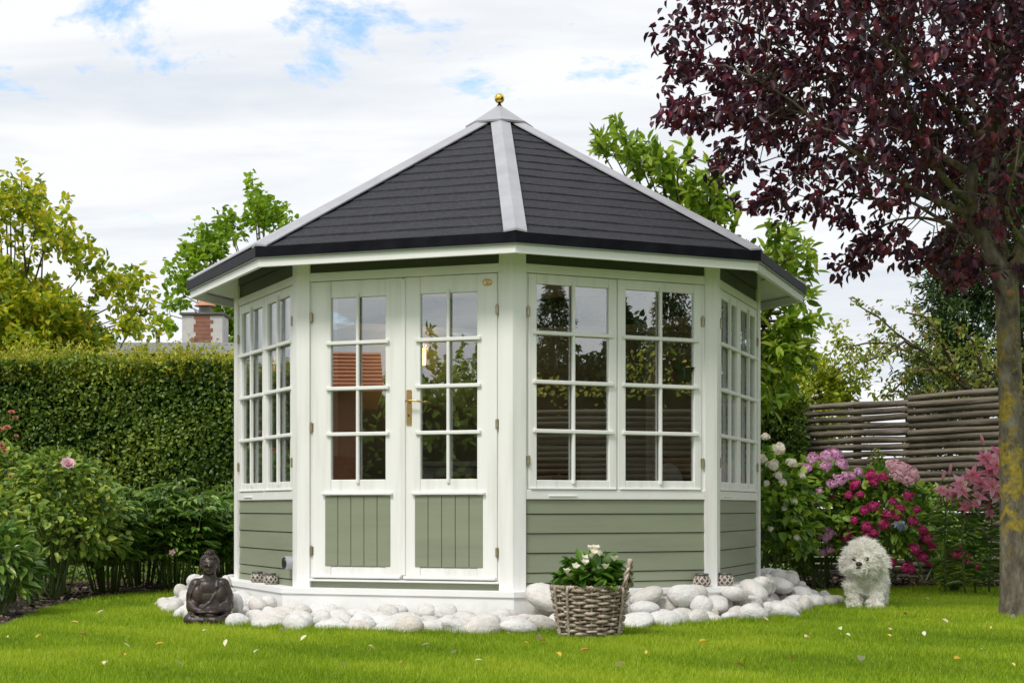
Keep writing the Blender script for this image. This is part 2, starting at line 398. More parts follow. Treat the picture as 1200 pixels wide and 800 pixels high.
class MB:
    def __init__(s):
        s.v = []; s.f = []

    def add(s, vs, fs, mtx=None):
        k = len(s.v)
        s.v += [tuple(mtx @ Vector(p)) if mtx is not None else tuple(p) for p in vs]
        s.f += [tuple(i + k for i in f) for f in fs]
        return s

    def box(s, x0, x1, y0, y1, z0, z1, bev=0.0, mtx=None):
        if bev > 0:
            bm = bmesh.new()
            bmesh.ops.create_cube(bm, size=1)
            for v in bm.verts:
                v.co = Vector(((x0 + x1) / 2 + v.co.x * (x1 - x0), (y0 + y1) / 2 + v.co.y * (y1 - y0), (z0 + z1) / 2 + v.co.z * (z1 - z0)))
            bmesh.ops.bevel(bm, geom=bm.edges[:], offset=bev, segments=1, affect='EDGES')
            bm.verts.index_update()
            s.add([v.co.copy() for v in bm.verts], [[v.index for v in f.verts] for f in bm.faces], mtx)
            bm.free()
            return s
        vs = [(x0, y0, z0), (x1, y0, z0), (x1, y1, z0), (x0, y1, z0), (x0, y0, z1), (x1, y0, z1), (x1, y1, z1), (x0, y1, z1)]
        return s.add(vs, [(0, 3, 2, 1), (4, 5, 6, 7), (0, 1, 5, 4), (1, 2, 6, 5), (2, 3, 7, 6), (3, 0, 4, 7)], mtx)

    def hexa(s, bot, top):
        """8 points: bottom ring of 4, top ring of 4"""
        return s.add(list(bot) + list(top), [(0, 3, 2, 1), (4, 5, 6, 7), (0, 1, 5, 4), (1, 2, 6, 5), (2, 3, 7, 6), (3, 0, 4, 7)])

    def tube(s, pts, rad, n=8, cap=True):
        pts = [Vector(p) for p in pts]
        if not hasattr(rad, '__len__'):
            rad = [rad] * len(pts)
        k = len(s.v)
        ref = Vector((0.13, 0.27, 0.95)).normalized()
        for i, p in enumerate(pts):
            d = (pts[min(i + 1, len(pts) - 1)] - pts[max(i - 1, 0)])
            d = d.normalized() if d.length > 1e-9 else Vector((0, 0, 1))
            a = d.cross(ref)
            if a.length < 0.05: a = d.cross(Vector((1, 0, 0)))
            a.normalize(); b_ = d.cross(a)
            for j in range(n):
                w = 2 * PI * j / n
                s.v.append(tuple(p + (a * math.cos(w) + b_ * math.sin(w)) * rad[i]))
        for i in range(len(pts) - 1):
            for j in range(n):
                s.f.append((k + i * n + j, k + i * n + (j + 1) % n, k + (i + 1) * n + (j + 1) % n, k + (i + 1) * n + j))
        if cap:
            s.f.append(tuple(k + j for j in range(n))[::-1])
            s.f.append(tuple(k + (len(pts) - 1) * n + j for j in range(n)))
        return s

    def lathe(s, prof, n=24, mtx=None, cap=True):
        vs = []; fs = []
        for r, z in prof:
            for j in range(n):
                w = 2 * PI * j / n
                vs.append((r * math.cos(w), r * math.sin(w), z))
        for i in range(len(prof) - 1):
            for j in range(n):
                fs.append((i * n + j, i * n + (j + 1) % n, (i + 1) * n + (j + 1) % n, (i + 1) * n + j))
        if cap:
            fs.append(tuple(range(n))[::-1]); fs.append(tuple((len(prof) - 1) * n + j for j in range(n)))
        return s.add(vs, fs, mtx)

    def ell(s, c, r, n=16, m=10, rot=None):
        vs = [(0, 0, -1)]; fs = []
        for i in range(1, m):
            ph = -PI / 2 + PI * i / m
            for j in range(n):
                w = 2 * PI * j / n
                vs.append((math.cos(ph) * math.cos(w), math.cos(ph) * math.sin(w), math.sin(ph)))
        vs.append((0, 0, 1)); top = len(vs) - 1
        for j in range(n):
            fs.append((0, 1 + (j + 1) % n, 1 + j))
            fs.append((top, top - n + j, top - n + (j + 1) % n))
        for i in range(m - 2):
            for j in range(n):
                a = 1 + i * n
                fs.append((a + j, a + (j + 1) % n, a + n + (j + 1) % n, a + n + j))
        if not hasattr(r, '__len__'): r = (r, r, r)
        mt = Matrix.Translation(c) @ (rot.to_matrix().to_4x4() if rot else Matrix.Identity(4)) @ Matrix.Diagonal((*r, 1))
        return s.add(vs, fs, mt)

    def mesh(s, name, material=None, smooth=False):
        me = bpy.data.meshes.new(name)
        me.from_pydata(s.v, [], s.f)
        if material: me.materials.append(material)
        if smooth:
            me.polygons.foreach_set('use_smooth', [True] * len(me.polygons))
        me.update()
        return me

    def build(s, name, material, parent=None, mtx=None, smooth=False, kind=None):
        o = link(name, s.mesh(name, material, smooth), parent, mtx)
        if kind: o['kind'] = kind
        return o


def remesh(mb, name, voxel, smooth_it=4, noise_amp=0.0, noise_scale=20):
    """fuse overlapping forms into one continuous surface"""
    me = mb.mesh(name)
    o = bpy.data.objects.new('tmp', me); COL.objects.link(o)
    r = o.modifiers.new('r', 'REMESH'); r.mode = 'VOXEL'; r.voxel_size = voxel
    if smooth_it:
        sm = o.modifiers.new('s', 'SMOOTH'); sm.factor = 0.5; sm.iterations = smooth_it
    dg = bpy.context.evaluated_depsgraph_get()
    out_me = bpy.data.meshes.new_from_object(o.evaluated_get(dg))
    bpy.data.objects.remove(o)
    out_me.name = name
    out_me.polygons.foreach_set('use_smooth', [True] * len(out_me.polygons))
    return out_me


def nrm(a):
    return a / np.maximum(np.linalg.norm(a, axis=-1, keepdims=True), 1e-9)


def runit(n):
    return nrm(RNG.normal(size=(n, 3)))


def np_mesh(name, verts, faces, rnd, material, smooth=False):
    """verts (N,3), faces (M,k) int, rnd per-vertex"""
    me = bpy.data.meshes.new(name)
    me.vertices.add(len(verts)); me.vertices.foreach_set('co', np.ascontiguousarray(verts, dtype=np.float32).ravel())
    k = faces.shape[1]
    me.loops.add(faces.size); me.loops.foreach_set('vertex_index', np.ascontiguousarray(faces, dtype=np.int32).ravel())
    me.polygons.add(len(faces))
    me.polygons.foreach_set('loop_start', np.arange(0, faces.size, k, dtype=np.int32))
    me.update(calc_edges=True)
    if rnd is not None:
        at = me.attributes.new('rnd', 'FLOAT', 'POINT')
        at.data.foreach_set('value', np.ascontiguousarray(rnd, dtype=np.float32))
    me.materials.append(material)
    if smooth: me.polygons.foreach_set('use_smooth', [True] * len(me.polygons))
    me.validate()
    return me


def leaf_geo(pos, d, up, length, wr=0.5, fold=0.18, curl=0.12):
    """oval leaf blades, folded on the midrib and curling at the tip (6 verts, 2 quads each)"""
    n = len(pos)
    d = nrm(d)
    side = np.cross(d, up); side = nrm(side)
    nn = np.cross(side, d)
    L = np.asarray(length, dtype=float).reshape(-1, 1) * np.ones((n, 1))
    W = L * wr * 0.5
    b0 = pos
    r1 = pos + d * L * .28 + side * W * .85 + nn * W * fold * 2
    r2 = pos + d * L * .66 + side * W * .80 + nn * (W * fold * 2 - L * curl * .35)
    t_ = pos + d * L - nn * L * curl
    l2 = pos + d * L * .66 - side * W * .80 + nn * (W * fold * 2 - L * curl * .35)
    l1 = pos + d * L * .28 - side * W * .85 + nn * W * fold * 2
    v = np.stack([b0, r1, r2, t_, l2, l1], 1).reshape(-1, 3)
    base = np.arange(n)[:, None] * 6
    f = np.concatenate([base + np.array([[0, 1, 2, 3]]), base + np.array([[0, 3, 4, 5]])], 0)
    return v, f


def leaves(name, pos, d, up, length, material, parent, wr=0.5, fold=0.18, curl=0.12, rnd=None, kind='stuff'):
    v, f = leaf_geo(pos, d, up, length, wr, fold, curl)
    if rnd is None: rnd = RNG.random(len(pos))
    o = link(name, np_mesh(name, v, f, np.repeat(rnd, 6), material), parent)
    if kind: o['kind'] = kind
    return o


def leaf_parts(parent, name, pos, d, up, length, material, wr=0.5, fold=0.2, curl=0.15, variants=6):
    """leaves that can be picked apart: one object each, sharing a few meshes"""
    ms = []
    for i in range(variants):
        v, f = leaf_geo(np.zeros((1, 3)), np.array([[1., 0, 0]]), np.array([[0, 0, 1.]]), 1.0, wr * random.uniform(.85, 1.15), fold, curl * random.uniform(.5, 1.6))
        ms.append(np_mesh(name, v, f, np.full(6, (i + .5) / variants), material))
    d = nrm(d); side = nrm(np.cross(up, d)); nn = np.cross(d, side)
    length = np.asarray(length, dtype=float).reshape(-1) * np.ones(len(pos))
    for i in range(len(pos)):
        L = length[i]
        mt = Matrix(((d[i, 0] * L, side[i, 0] * L, nn[i, 0] * L, pos[i, 0]), (d[i, 1] * L, side[i, 1] * L, nn[i, 1] * L, pos[i, 1]), (d[i, 2] * L, side[i, 2] * L, nn[i, 2] * L, pos[i, 2]), (0, 0, 0, 1)))
        link(name, ms[random.randrange(variants)], parent, mt)


def twigs(c, dirs, n_per, L, spread, leaf_len, droop=0.25, along=0.5, up_w=1.0):
    """leaf positions and axes on twigs starting at c running along dirs"""
    m = len(c)
    idx = np.repeat(np.arange(m), n_per)
    u = RNG.random(len(idx))
    LL = np.asarray(L).reshape(-1) if hasattr(L, '__len__') else np.full(m, L)
    p = c[idx] + dirs[idx] * (u * LL[idx])[:, None] + RNG.normal(size=(len(idx), 3)) * spread
    d = nrm(dirs[idx] * along + runit(len(idx)) * 0.9 + np.array([0, 0, -droop]))
    up = nrm(np.array([0, 0, up_w]) + RNG.normal(size=(len(idx), 3)) * 0.55)
    ln = leaf_len * RNG.uniform(0.65, 1.2, len(idx))
    return p, d, up, ln


def limb(mb, a, b_, r0, r1, sag=0.0, wob=0.06, seg=6, n=7):
    a = Vector(a); b_ = Vector(b_)
    L = (b_ - a).length
    pts = []; rs = []
    w1 = Vector([random.uniform(-1, 1) for _ in range(3)]) * wob * L
    w2 = Vector([random.uniform(-1, 1) for _ in range(3)]) * wob * L * .5
    for i in range(seg + 1):
        q = i / seg
        p = a.lerp(b_, q) + w1 * math.sin(PI * q) + w2 * math.sin(2 * PI * q) + Vector((0, 0, sag * math.sin(PI * q)))
        pts.append(p); rs.append(r0 + (r1 - r0) * q)
    mb.tube(pts, rs, n)
    return pts


# ================================================================== SETTING
g = MB()
S = 260
g.v = [(-S, -S, 0), (S, -S, 0), (S, S, 0), (-S, S, 0)]; g.f = [(0, 1, 2, 3)]
tag(g.build('lawn', M['lawn']), 'flat green lawn around the summer house', 'lawn', kind='structure')


def in_poly(pts, poly):
    x, y = pts[:, 0], pts[:, 1]
    inside = np.zeros(len(pts), bool)
    j = len(poly) - 1
    for i in range(len(poly)):
        xi, yi = poly[i]; xj, yj = poly[j]
        c_ = ((yi > y) != (yj > y)) & (x < (xj - xi) * (y - yi) / (yj - yi + 1e-12) + xi)
        inside ^= c_
        j = i
    return inside


def gxy(l):
    return [tuple(G(u, v)[:2]) for u, v in l]


bed_left = gxy([(-190, 772), (-60, 752), (0, 736), (45, 718), (85, 706), (125, 699), (165, 695), (225, 693), (285, 690)]) + [(-2.6, 16.4), (-9.5, 16.4), (-9.5, 10)]
bed_right = gxy([(925, 693), (985, 691), (1060, 688.5), (1130, 688.5), (1200, 689), (1300, 692)]) + [(8, 19.4), (2.3, 19.4)]


def sheet(name, poly, z, material, label, cat):
    bm = bmesh.new()
    vs_ = [bm.verts.new((x, y, z)) for x, y in poly]
    f_ = bm.faces.new(vs_)
    bmesh.ops.triangulate(bm, faces=[f_])
    me = bpy.data.meshes.new(name); bm.to_mesh(me); bm.free()
    me.materials.append(material)
    return tag(link(name, me), label, cat, kind='structure')


sheet('flower_bed', bed_left, 0.006, M['soil'], 'dark soil bed below the clipped hedge', 'flower bed')
sheet('flower_bed', bed_right, 0.006, M['soil'], 'dark soil bed below the pole fence', 'flower bed')

# bark chips and clods in the beds
for poly, nm in ((bed_left, 'bark_mulch'), (bed_right, 'bark_mulch')):
    pl = np.array(poly)
    pts = np.column_stack([RNG.uniform(pl[:, 0].min(), pl[:, 0].max(), 16000), RNG.uniform(pl[:, 1].min(), min(pl[:, 1].max(), 17.0), 16000)])
    pts = pts[in_poly(pts, poly)]
    n = len(pts)
    pos = np.column_stack([pts, np.full(n, 0.012) + RNG.random(n) * .02])
    d = nrm(np.column_stack([RNG.normal(size=(n, 2)), RNG.normal(size=n) * .25]))
    up = nrm(np.column_stack([RNG.normal(size=(n, 2)) * .5, np.ones(n)]))
    mname = 'mulch_left' if poly is bed_left else 'mulch_right'
    if mname not in M:
        M[mname] = leafmat(mname, [(0.02, 0.013, 0.009), (0.06, 0.04, 0.026), (0.12, 0.085, 0.055), (0.24, 0.19, 0.14)], 0.9, 0.0)
    o = leaves(nm, pos, d, up, RNG.uniform(.02, .06, n), M[mname], None, .6, .1, .1)
    tag(o, 'loose bark chips on the soil below the ' + ('clipped hedge' if poly is bed_left else 'pole fence'), 'mulch', kind='stuff')

# ================================================================== SUMMER HOUSE
HX, HD, TH = -0.094, 12.19, 0.05
R = 1.95
AP = R * math.cos(PI / 8)
FW = 2 * R * math.sin(PI / 8)
FZ = 0.215
house = empty('summer_house', (HX, HD, 0), TH)
tag(house, 'octagonal white and sage green garden summer house with dark shingled roof', 'summer house')


def face_m(k, ap=AP):
    a = (k + .5) * PI / 4
    return Matrix.Translation((ap * math.sin(a), -ap * math.cos(a), 0)) @ Matrix.Rotation(a, 4, 'Z')


def corner_m(k, r=R):
    a = k * PI / 4
    return Matrix.Translation((r * math.sin(a), -r * math.cos(a), 0)) @ Matrix.Rotation(a, 4, 'Z')


def ring_piece(mb, r_out, r_in, z0o, z1o, z0i, z1i):
    """one side of an octagon ring in face coordinates (corner radii)"""
    co, ci = r_out * math.cos(PI / 8), r_in * math.cos(PI / 8)
    so, si = r_out * math.sin(PI / 8), r_in * math.sin(PI / 8)
    mb.hexa([(-so, -co, z0o), (so, -co, z0o), (si, -ci, z0i), (-si, -ci, z0i)], [(-so, -co, z1o), (so, -co, z1o), (si, -ci, z1i), (-si, -ci, z1i)])
    return mb


def side_m(k):
    return Matrix.Rotation((k + .5) * PI / 4, 4, 'Z')


# plinth boards, floor
RP = R * 1.075
for k in range(8):
    mb = ring_piece(MB(), RP, RP - .06, 0.0, FZ - .004, 0.0, FZ - .004)
    mb.build('plinth_board', M['plinth'], house, side_m(k))
    mb = ring_piece(MB(), RP + .012, R - .02, FZ - .03, FZ + .004, FZ - .03, FZ + .004)
    mb.build('plinth_ledge', M['plinth'], house, side_m(k))
a8 = [(k * PI / 4) for k in range(8)]
mb = MB(); rr_ = RP - .09
mb.v = [(rr_ * math.sin(a), -rr_ * math.cos(a), FZ - .04) for a in a8] + [(rr_ * math.sin(a), -rr_ * math.cos(a), FZ - .002) for a in a8]
mb.f = [tuple(range(8))[::-1], tuple(range(8, 16))] + [(i, (i + 1) % 8, 8 + (i + 1) % 8, 8 + i) for i in range(8)]
mb.build('floor', M['floor'], house)

# corner posts: two boards meeting at the corner plus a raised cover strip
post = MB()
t8 = math.tan(PI / 8)
PW = 0.083
for sgn in (-1, 1):
    c8, s8 = math.cos(PI / 8), math.sin(PI / 8)
    ax = Vector((sgn * c8, s8, 0)); nv = Vector((sgn * s8, -c8, 0))
    o0 = Vector((0, 0.0, 0)); th_ = .022
    q = [o0 + nv * 0 + Vector((0, -th_ / c8, 0)), o0 + ax * PW + nv * th_, o0 + ax * PW - nv * .05, Vector((0, .05 / c8, 0))]
    if sgn < 0: q = q[::-1]
    post.hexa([(*p[:2], FZ + .004) for p in q], [(*p[:2], 2.50) for p in q])
post_me = post.mesh('corner_post', M['white'])
for k in range(8):
    link('corner_post', post_me, house, corner_m(k))

WIN = {-2, 0, 1, -3}        # faces with windows; -1 is the door face


def bar_mesh(x0, x1, z0, z1, y0=-.030, y1=-.004):
    return MB().box(x0, x1, y0, y1, z0, z1, .004).mesh('glazing_bar', M['white_h'])


hinge_me = MB()
hinge_me.tube([(0, 0, -.03), (0, 0, .03)], .008, 8).box(-.014, .014, .004, .008, -.028, .028)
hinge_me.tube([(0, 0, .03), (0, 0, .038)], [.006, .003], 8)
hinge_me = hinge_me.mesh('hinge', M['hinge'])


def frame_mesh(x0, x1, z0, z1, gx0, gx1, gz0, gz1, extra=(), y0=-.014, y1=.03):
    """sash or leaf: stiles full height, rails between (butt-jointed, 2 mm back)"""
    mb = MB()
    mb.box(x0, gx0, y0, y1, z0, z1, .004)
    mb.box(gx1, x1, y0, y1, z0, z1, .004)
    zs = [(z0, gz0), (gz1, z1)] if not extra else [(z0, extra[0]), (extra[1], gz0), (gz1, z1)]
    for a, b_ in zs:
        mb.box(gx0 + .0005, gx1 - .0005, y0 + .003, y1 - .002, a, b_, .003)
    return mb


def glaze(parent, gx0, gx1, gz0, gz1, mid=.020):
    cx = (gx0 + gx1) / 2
    rows = [gz0 + (gz1 - gz0) * i / 4 for i in range(5)]
    for i in range(4):
        for (a, b_) in ((gx0, cx), (cx, gx1)):
            MB().box(a + .001, b_ - .001, .004, .008, rows[i] + .001, rows[i + 1] - .001).build('pane', M['glass'], parent)
    link('glazing_bar', bar_mesh(cx - mid / 2, cx + mid / 2, gz0 - .025, gz1 + .028, -.026, -.001), parent)
    for i in (1, 2, 3):
        link('glazing_bar', bar_mesh(gx0 - .028, gx1 + .028, rows[i] - .012, rows[i] + .012, -.033, -.004), parent)


WG0, WG1 = 0.918, 2.160
for k in range(-4, 4):
    fm = face_m(k)
    hw = FW / 2 - PW
    # header over the openings and dark boards under the roof
    MB().box(-hw - .002, hw + .002, -.016, .05, 2.226, 2.282, .003).build('header_rail', M['white_h'], house, fm)
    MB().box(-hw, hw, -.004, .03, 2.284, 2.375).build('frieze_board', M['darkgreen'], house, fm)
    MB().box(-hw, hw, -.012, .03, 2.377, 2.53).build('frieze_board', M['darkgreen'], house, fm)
    if k == -1:
        # double door
        for s in (-1, 1):
            x0, x1 = sorted((s * .006, s * .648))
            gx0, gx1 = sorted((s * .122, s * .512))
            bx0, bx1 = sorted((s * .085, s * .553))
            mb = frame_mesh(x0, x1, .278, 2.222, gx0, gx1, .925, 2.112, (.36, .822))
            # widen the lower panel field: stiles cover the difference behind the boards
            d_ = mb.build('door', M['white'], house, fm)
            d_['label'] = 'door leaf with brass handle and oval badge' if s > 0 else 'plain door leaf without handle'
            glaze(d_, gx0, gx1, .925, 2.112)
            n = 5
            for i in range(n):
                a = bx0 + (bx1 - bx0) * i / n; b_ = bx0 + (bx1 - bx0) * (i + 1) / n
                MB().box(a + .0015, b_ - .0015, -.019, -.006, .362, .820, .003).build('panel_board', M['sage'], d_)
            MB().box(bx0 + .002, bx1 - .002, -.0135, -.004, .366, .816).build('panel_backing', M['darkgreen'], d_)
            mb = MB().box(bx0 - .016, bx1 + .016, -.038, -.006, .824, .842, .004)
            mb.build('drip_rail', M['white_h'], d_)
            hx = s * .651
            for hz in (.46, 1.27, 1.99):
                link('hinge', hinge_me, d_, Matrix.Translation((hx, -.022, hz)))
            MB().box(x0 + .004, x1 - .004, -.040, -.012, .284, .304, .005).build('weather_bar', M['white_h'], d_)
            if s > 0:
                hp = MB().box(.028, .064, -.022, -.013, 1.27, 1.50, .004).build('handle_plate', M['brass'], d_)
                mb = MB(); mb.tube([(.046, -.02, 1.425), (.046, -.062, 1.425)], .009, 10)
                mb.tube([(.046, -.062, 1.425), (.07, -.066, 1.427), (.11, -.066, 1.424), (.155, -.06, 1.418)], [.008, .007, .0065, .007], 8)
                mb.build('door_handle', M['brass'], d_, smooth=True)
                mb = MB(); mb.lathe([(.0065, 0), (.0065, .003)], 12, Matrix.Translation((.046, -.0215, 1.335)) @ Matrix.Rotation(PI / 2, 4, 'X'))
                mb.build('keyhole', M['black'], d_)
                mb = MB(); mb.lathe([(1, 0), (1, .5), (.8, .9), (.78, .6), (0.01, .6)], 24, Matrix.Translation((.583, -.015, 2.165)) @ Matrix.Rotation(PI / 2, 4, 'X') @ Matrix.Diagonal((.034, .021, .006, 1)))
                mb.box(.566, .600, -.021, -.017, 2.161, 2.169, .001); mb.ell((.583, -.020, 2.174), (.010, .003, .006)); mb.ell((.583, -.020, 2.157), (.009, .003, .004))
                mb.build('oval_badge', M['brass'], d_)
        MB().box(-.009, .022, -.024, -.0145, .306, 2.215, .004).build('meeting_strip', M['white'], house, fm)
        MB().box(-hw, -.650, -.006, .04, .262, 2.224).build('door_jamb', M['white'], house, fm)
        MB().box(.650, hw, -.006, .04, .262, 2.224).build('door_jamb', M['white'], house, fm)
        MB().box(-hw, hw, -.030, .06, .262, .277, .003).build('threshold', M['white_h'], house, fm)
        MB().box(-hw, hw, .006, .04, FZ, .260).build('threshold_strip', M['sage'], house, fm)
        continue
    if k in WIN:
        for s in (-1, 1):
            x0, x1 = sorted((s * .003, s * .640))
            gx0, gx1 = sorted((s * .062, s * .582))
            w_ = frame_mesh(x0, x1, .858, 2.222, gx0, gx1, WG0, WG1).build('window_sash', M['white'], house, fm)
            glaze(w_, gx0, gx1, WG0, WG1)
            for hz in (1.04, 1.98):
                link('hinge', hinge_me, w_, Matrix.Translation((s * .645, -.022, hz)))
            MB().box(x0 + .01, x1 - .01, -.026, -.012, .858, .870, .003).build('weather_bar', M['white_h'], w_)
        MB().box(-hw, -.643, -.006, .04, .856, 2.224).build('window_jamb', M['white'], house, fm)
        MB().box(.643, hw, -.006, .04, .856, 2.224).build('window_jamb', M['white'], house, fm)
        MB().box(-hw, hw, -.018, .05, .795, .856, .004).build('window_sill', M['white_h'], house, fm)
        MB().box(-.5, -.30, -.026, -.016, .812, .824, .003).build('sill_vent', M['white_h'], house, fm)
        ztop = .793
    else:
        ztop = 2.224
    wall = MB().box(-hw - .02, hw + .02, .020, .045, FZ, ztop).build('wall_panel', M['inwall'], house, fm)
    zs = [FZ, .262, .328]
    while zs[-1] < ztop - .13: zs.append(zs[-1] + .1245)
    zs.append(ztop)
    for a, b_ in zip(zs[:-1], zs[1:]):
        mb = MB()      # lapped board: lower edge proud, chamfered
        x = hw - .001
        mb.hexa([(-x, -.010, a + .005), (x, -.010, a + .005), (x, .019, a + .001), (-x, .019, a + .001)], [(-x, -.003, b_ - .002), (x, -.003, b_ - .002), (x, .019, b_ - .001), (-x, .019, b_ - .001)])
        mb.build('siding_board', M['sage'], wall)

# ---- roof
RE, ZA, ZE = 2.30, 3.675, 2.405
SL = (ZA - ZE) / RE


def rz(r): return ZA - SL * r


mb = MB()
top = [(RE * math.sin(a), -RE * math.cos(a), ZE - .012) for a in a8]
bot = [((RE - .01) * math.sin(a), -(RE - .01) * math.cos(a), ZE - .055) for a in a8]
mb.v = top + [(0, 0, ZA - .012)] + bot + [(0, 0, ZA - .055)]
mb.f = [(i, (i + 1) % 8, 8) for i in range(8)] + [(9 + (i + 1) % 8, 9 + i, 17) for i in range(8)] + [(i, 9 + i, 9 + (i + 1) % 8, (i + 1) % 8) for i in range(8)]
roof = mb.build('roof', M['white_h'], house)
NC = 15
rs = [.10 + (RE - .015 - .10) * i / NC for i in range(NC + 1)]
for k in range(8):
    sm = side_m(k)
    for i in range(NC):
        r0, r1 = rs[i], rs[i + 1] + .012
        jit = random.uniform(-.003, .003)
        c8, s8 = math.cos(PI / 8), math.sin(PI / 8)
        lo = .0125 + jit * .5; hi = .002
        mb = MB()
        nx = 7                     # several shingles wide so the lower edge is slightly uneven
        for layer in (0, 1):
            for j in range(nx + 1):
                q = -1 + 2 * j / nx
                w = math.sin(j * 2.3 + i * 1.7 + k) * .002
                zt = lo + w if layer else -.004
                mb.v.append((q * r1 * s8, -(r1 + jit + w) * c8, rz(r1) + zt))
        for layer in (0, 1):
            for j in range(nx + 1):
                q = -1 + 2 * j / nx
                mb.v.append((q * r0 * s8, -r0 * c8, rz(r0) + (hi if layer else -.006)))
        n = nx + 1
        for j in range(nx):
            mb.f += [(n + j, n + j + 1, 3 * n + j + 1, 3 * n + j), (j, j + 1, n + j + 1, n + j), (j + 1, j, 2 * n + j, 2 * n + j + 1)]
        mb.build('shingle_course', M['shingle'], roof, sm)
    # eave trim
    ring_piece(MB(), RE + .022, RE - .004, ZE - .052, ZE + .012, ZE - .052, ZE + .022).build('drip_edge', M['drip'], roof, sm)
    ring_piece(MB(), RE + .014, RE - .010, ZE - .060, ZE - .0525, ZE - .060, ZE - .0525).build('gutter_lip', M['flash'], roof, sm)
    ring_piece(MB(), RE - .004, RE - .034, ZE - .112, ZE - .0605, ZE - .112, ZE - .0565).build('fascia_board', M['white_h'], roof, sm)
    rq = R + .10
    ring_piece(MB(), rq + .10, rq, rz(rq + .1) - .075, rz(rq + .1) - .0555, rz(rq) - .075, rz(rq) - .0555).build('soffit_batten', M['white_h'], roof, sm)
# hip flashings
for k in range(8):
    mb = MB()
    hwid = .078
    # V strip: centre on the hip, wings lie on the two slopes
    def hp(r, s, lift):
        a = s * PI / 8
        # step sideways along the eave direction of the slope on that side
        ex = Vector((math.cos(a), math.sin(a), 0)) * s
        p = Vector((0, -r, rz(r) + lift)) + ex * hwid
        # height of the slope plane at that point
        nv = Vector((math.sin(a), -math.cos(a), 0))
        dist = p.xy.dot(nv.xy)
        p.z = ZA - SL / math.cos(PI / 8) * dist + lift
        return p
    pts = []
    for r in (.10, RE + .02):
        pts += [hp(r, -1, .034), Vector((0, -r, rz(r) + .046)), hp(r, 1, .034), hp(r, -1, .024), Vector((0, -r, rz(r) + .032)), hp(r, 1, .024)]
    mb.v = [tuple(p) for p in pts]
    mb.f = [(0, 1, 7, 6)[::-1], (1, 2, 8, 7)[::-1], (0, 6, 9, 3)[::-1], (2, 5, 11, 8)[::-1], (6, 7, 10, 9)[::-1], (7, 8, 11, 10)[::-1]]
    # two fixing screws at the foot
    for s in (-1, 1):
        p = hp(RE - .02, s * .8, .024) if False else Vector(hp(RE - .01, s, .034)) - Vector((s * .014, 0, -.003))
        mb.ell(p, .006, 8, 6)
    mb.build('hip_flashing', M['flash'], roof, Matrix.Rotation(k * PI / 4, 4, 'Z'))
mb = MB()
rc = .255
zc_ = rz(rc) + .060
mb.v = [(rc * math.sin(a), -rc * math.cos(a), zc_) for a in a8] + [(0, 0, ZA + .085)] + [((rc - .004) * math.sin(a), -(rc - .004) * math.cos(a), zc_ - .014) for a in a8] + [(0, 0, ZA + .06)]
mb.f = [(i, (i + 1) % 8, 8) for i in range(8)] + [(9 + (i + 1) % 8, 9 + i, 17) for i in range(8)] + [(i, 9 + i, 9 + (i + 1) % 8, (i + 1) % 8) for i in range(8)]
mb.build('roof_cap', M['flash'], roof)
mb = MB(); mb.lathe([(.028, ZA + .058), (.02, ZA + .075), (.011, ZA + .085), (.011, ZA + .10)], 16)
mb.build('finial_neck', M['drip'], roof, smooth=True)
mb = MB(); mb.ell((0, 0, ZA + .13), .038, 24, 16)
mb.build('finial_ball', M['gold'], roof, smooth=True)


def hpt(k, s, inward, z):
    """world point on face k: s along, inward from the wall plane"""
    v = Matrix.Translation((HX, HD, 0)) @ Matrix.Rotation(TH, 4, 'Z') @ face_m(k) @ Vector((s, inward, z))
    return v


HANG = lambda k: TH + (k + .5) * PI / 4

# ---- curtains inside the side windows
cn = 0
for k, s0, s1, lab in ((-2, -.62, -.40, 'white curtain gathered in the side window facing the hedge, by the outer post'), (-2, .12, .34, 'white curtain hanging mid-window in the side window facing the hedge'),
                       (1, -.60, -.34, 'white curtain gathered in the side window facing the hydrangeas, by the front post'), (1, .20, .55, 'white curtain hanging mid-window in the side window facing the hydrangeas')):
    mb = MB(); n = 40
    for i in range(n + 1):
        q = i / n
        x = s0 + (s1 - s0) * q; y = .12 + .022 * math.sin(q * PI * 2 * 5)
        mb.v += [(x, y, .80), (x + .006, y * 1.0, 1.5), (x, y, 2.22), (x, y + .004, .80), (x + .006, y + .004, 1.5), (x, y + .004, 2.22)]
    for i in range(n):
        a = i * 6; b_ = a + 6
        mb.f += [(a, b_, b_ + 1, a + 1), (a + 1, b_ + 1, b_ + 2, a + 2), (b_ + 3, a + 3, a + 4, b_ + 4), (b_ + 4, a + 4, a + 5, b_ + 5)]
    o = mb.build('curtain', M['curtain'], None, Matrix.Translation((HX, HD, 0)) @ Matrix.Rotation(TH, 4, 'Z') @ face_m(k), smooth=True)
    tag(o, lab, 'curtain', 'curtains in the summer house')

# ---- table, chairs, lamp inside
tb = empty('table', (-.15, 11.95, FZ), .3)
tag(tb, 'small wooden table inside the summer house behind the door', 'table')
MB().box(-.35, .35, -.35, .35, .72, .755, .006).build('table_top', M['wood'], tb)
MB().box(-.30, .30, -.30, .30, .63, .719, .003).build('apron', M['wood'], tb)
for sx_ in (-1, 1):
    for sy_ in (-1, 1):
        MB().hexa([(sx_ * .28 + a * .02, sy_ * .28 + b_ * .02, 0) for a, b_ in ((-1, -1), (1, -1), (1, 1), (-1, 1))], [(sx_ * .28 + a * .03, sy_ * .28 + b_ * .03, .629) for a, b_ in ((-1, -1), (1, -1), (1, 1), (-1, 1))]).build('leg', M['wood'], tb)


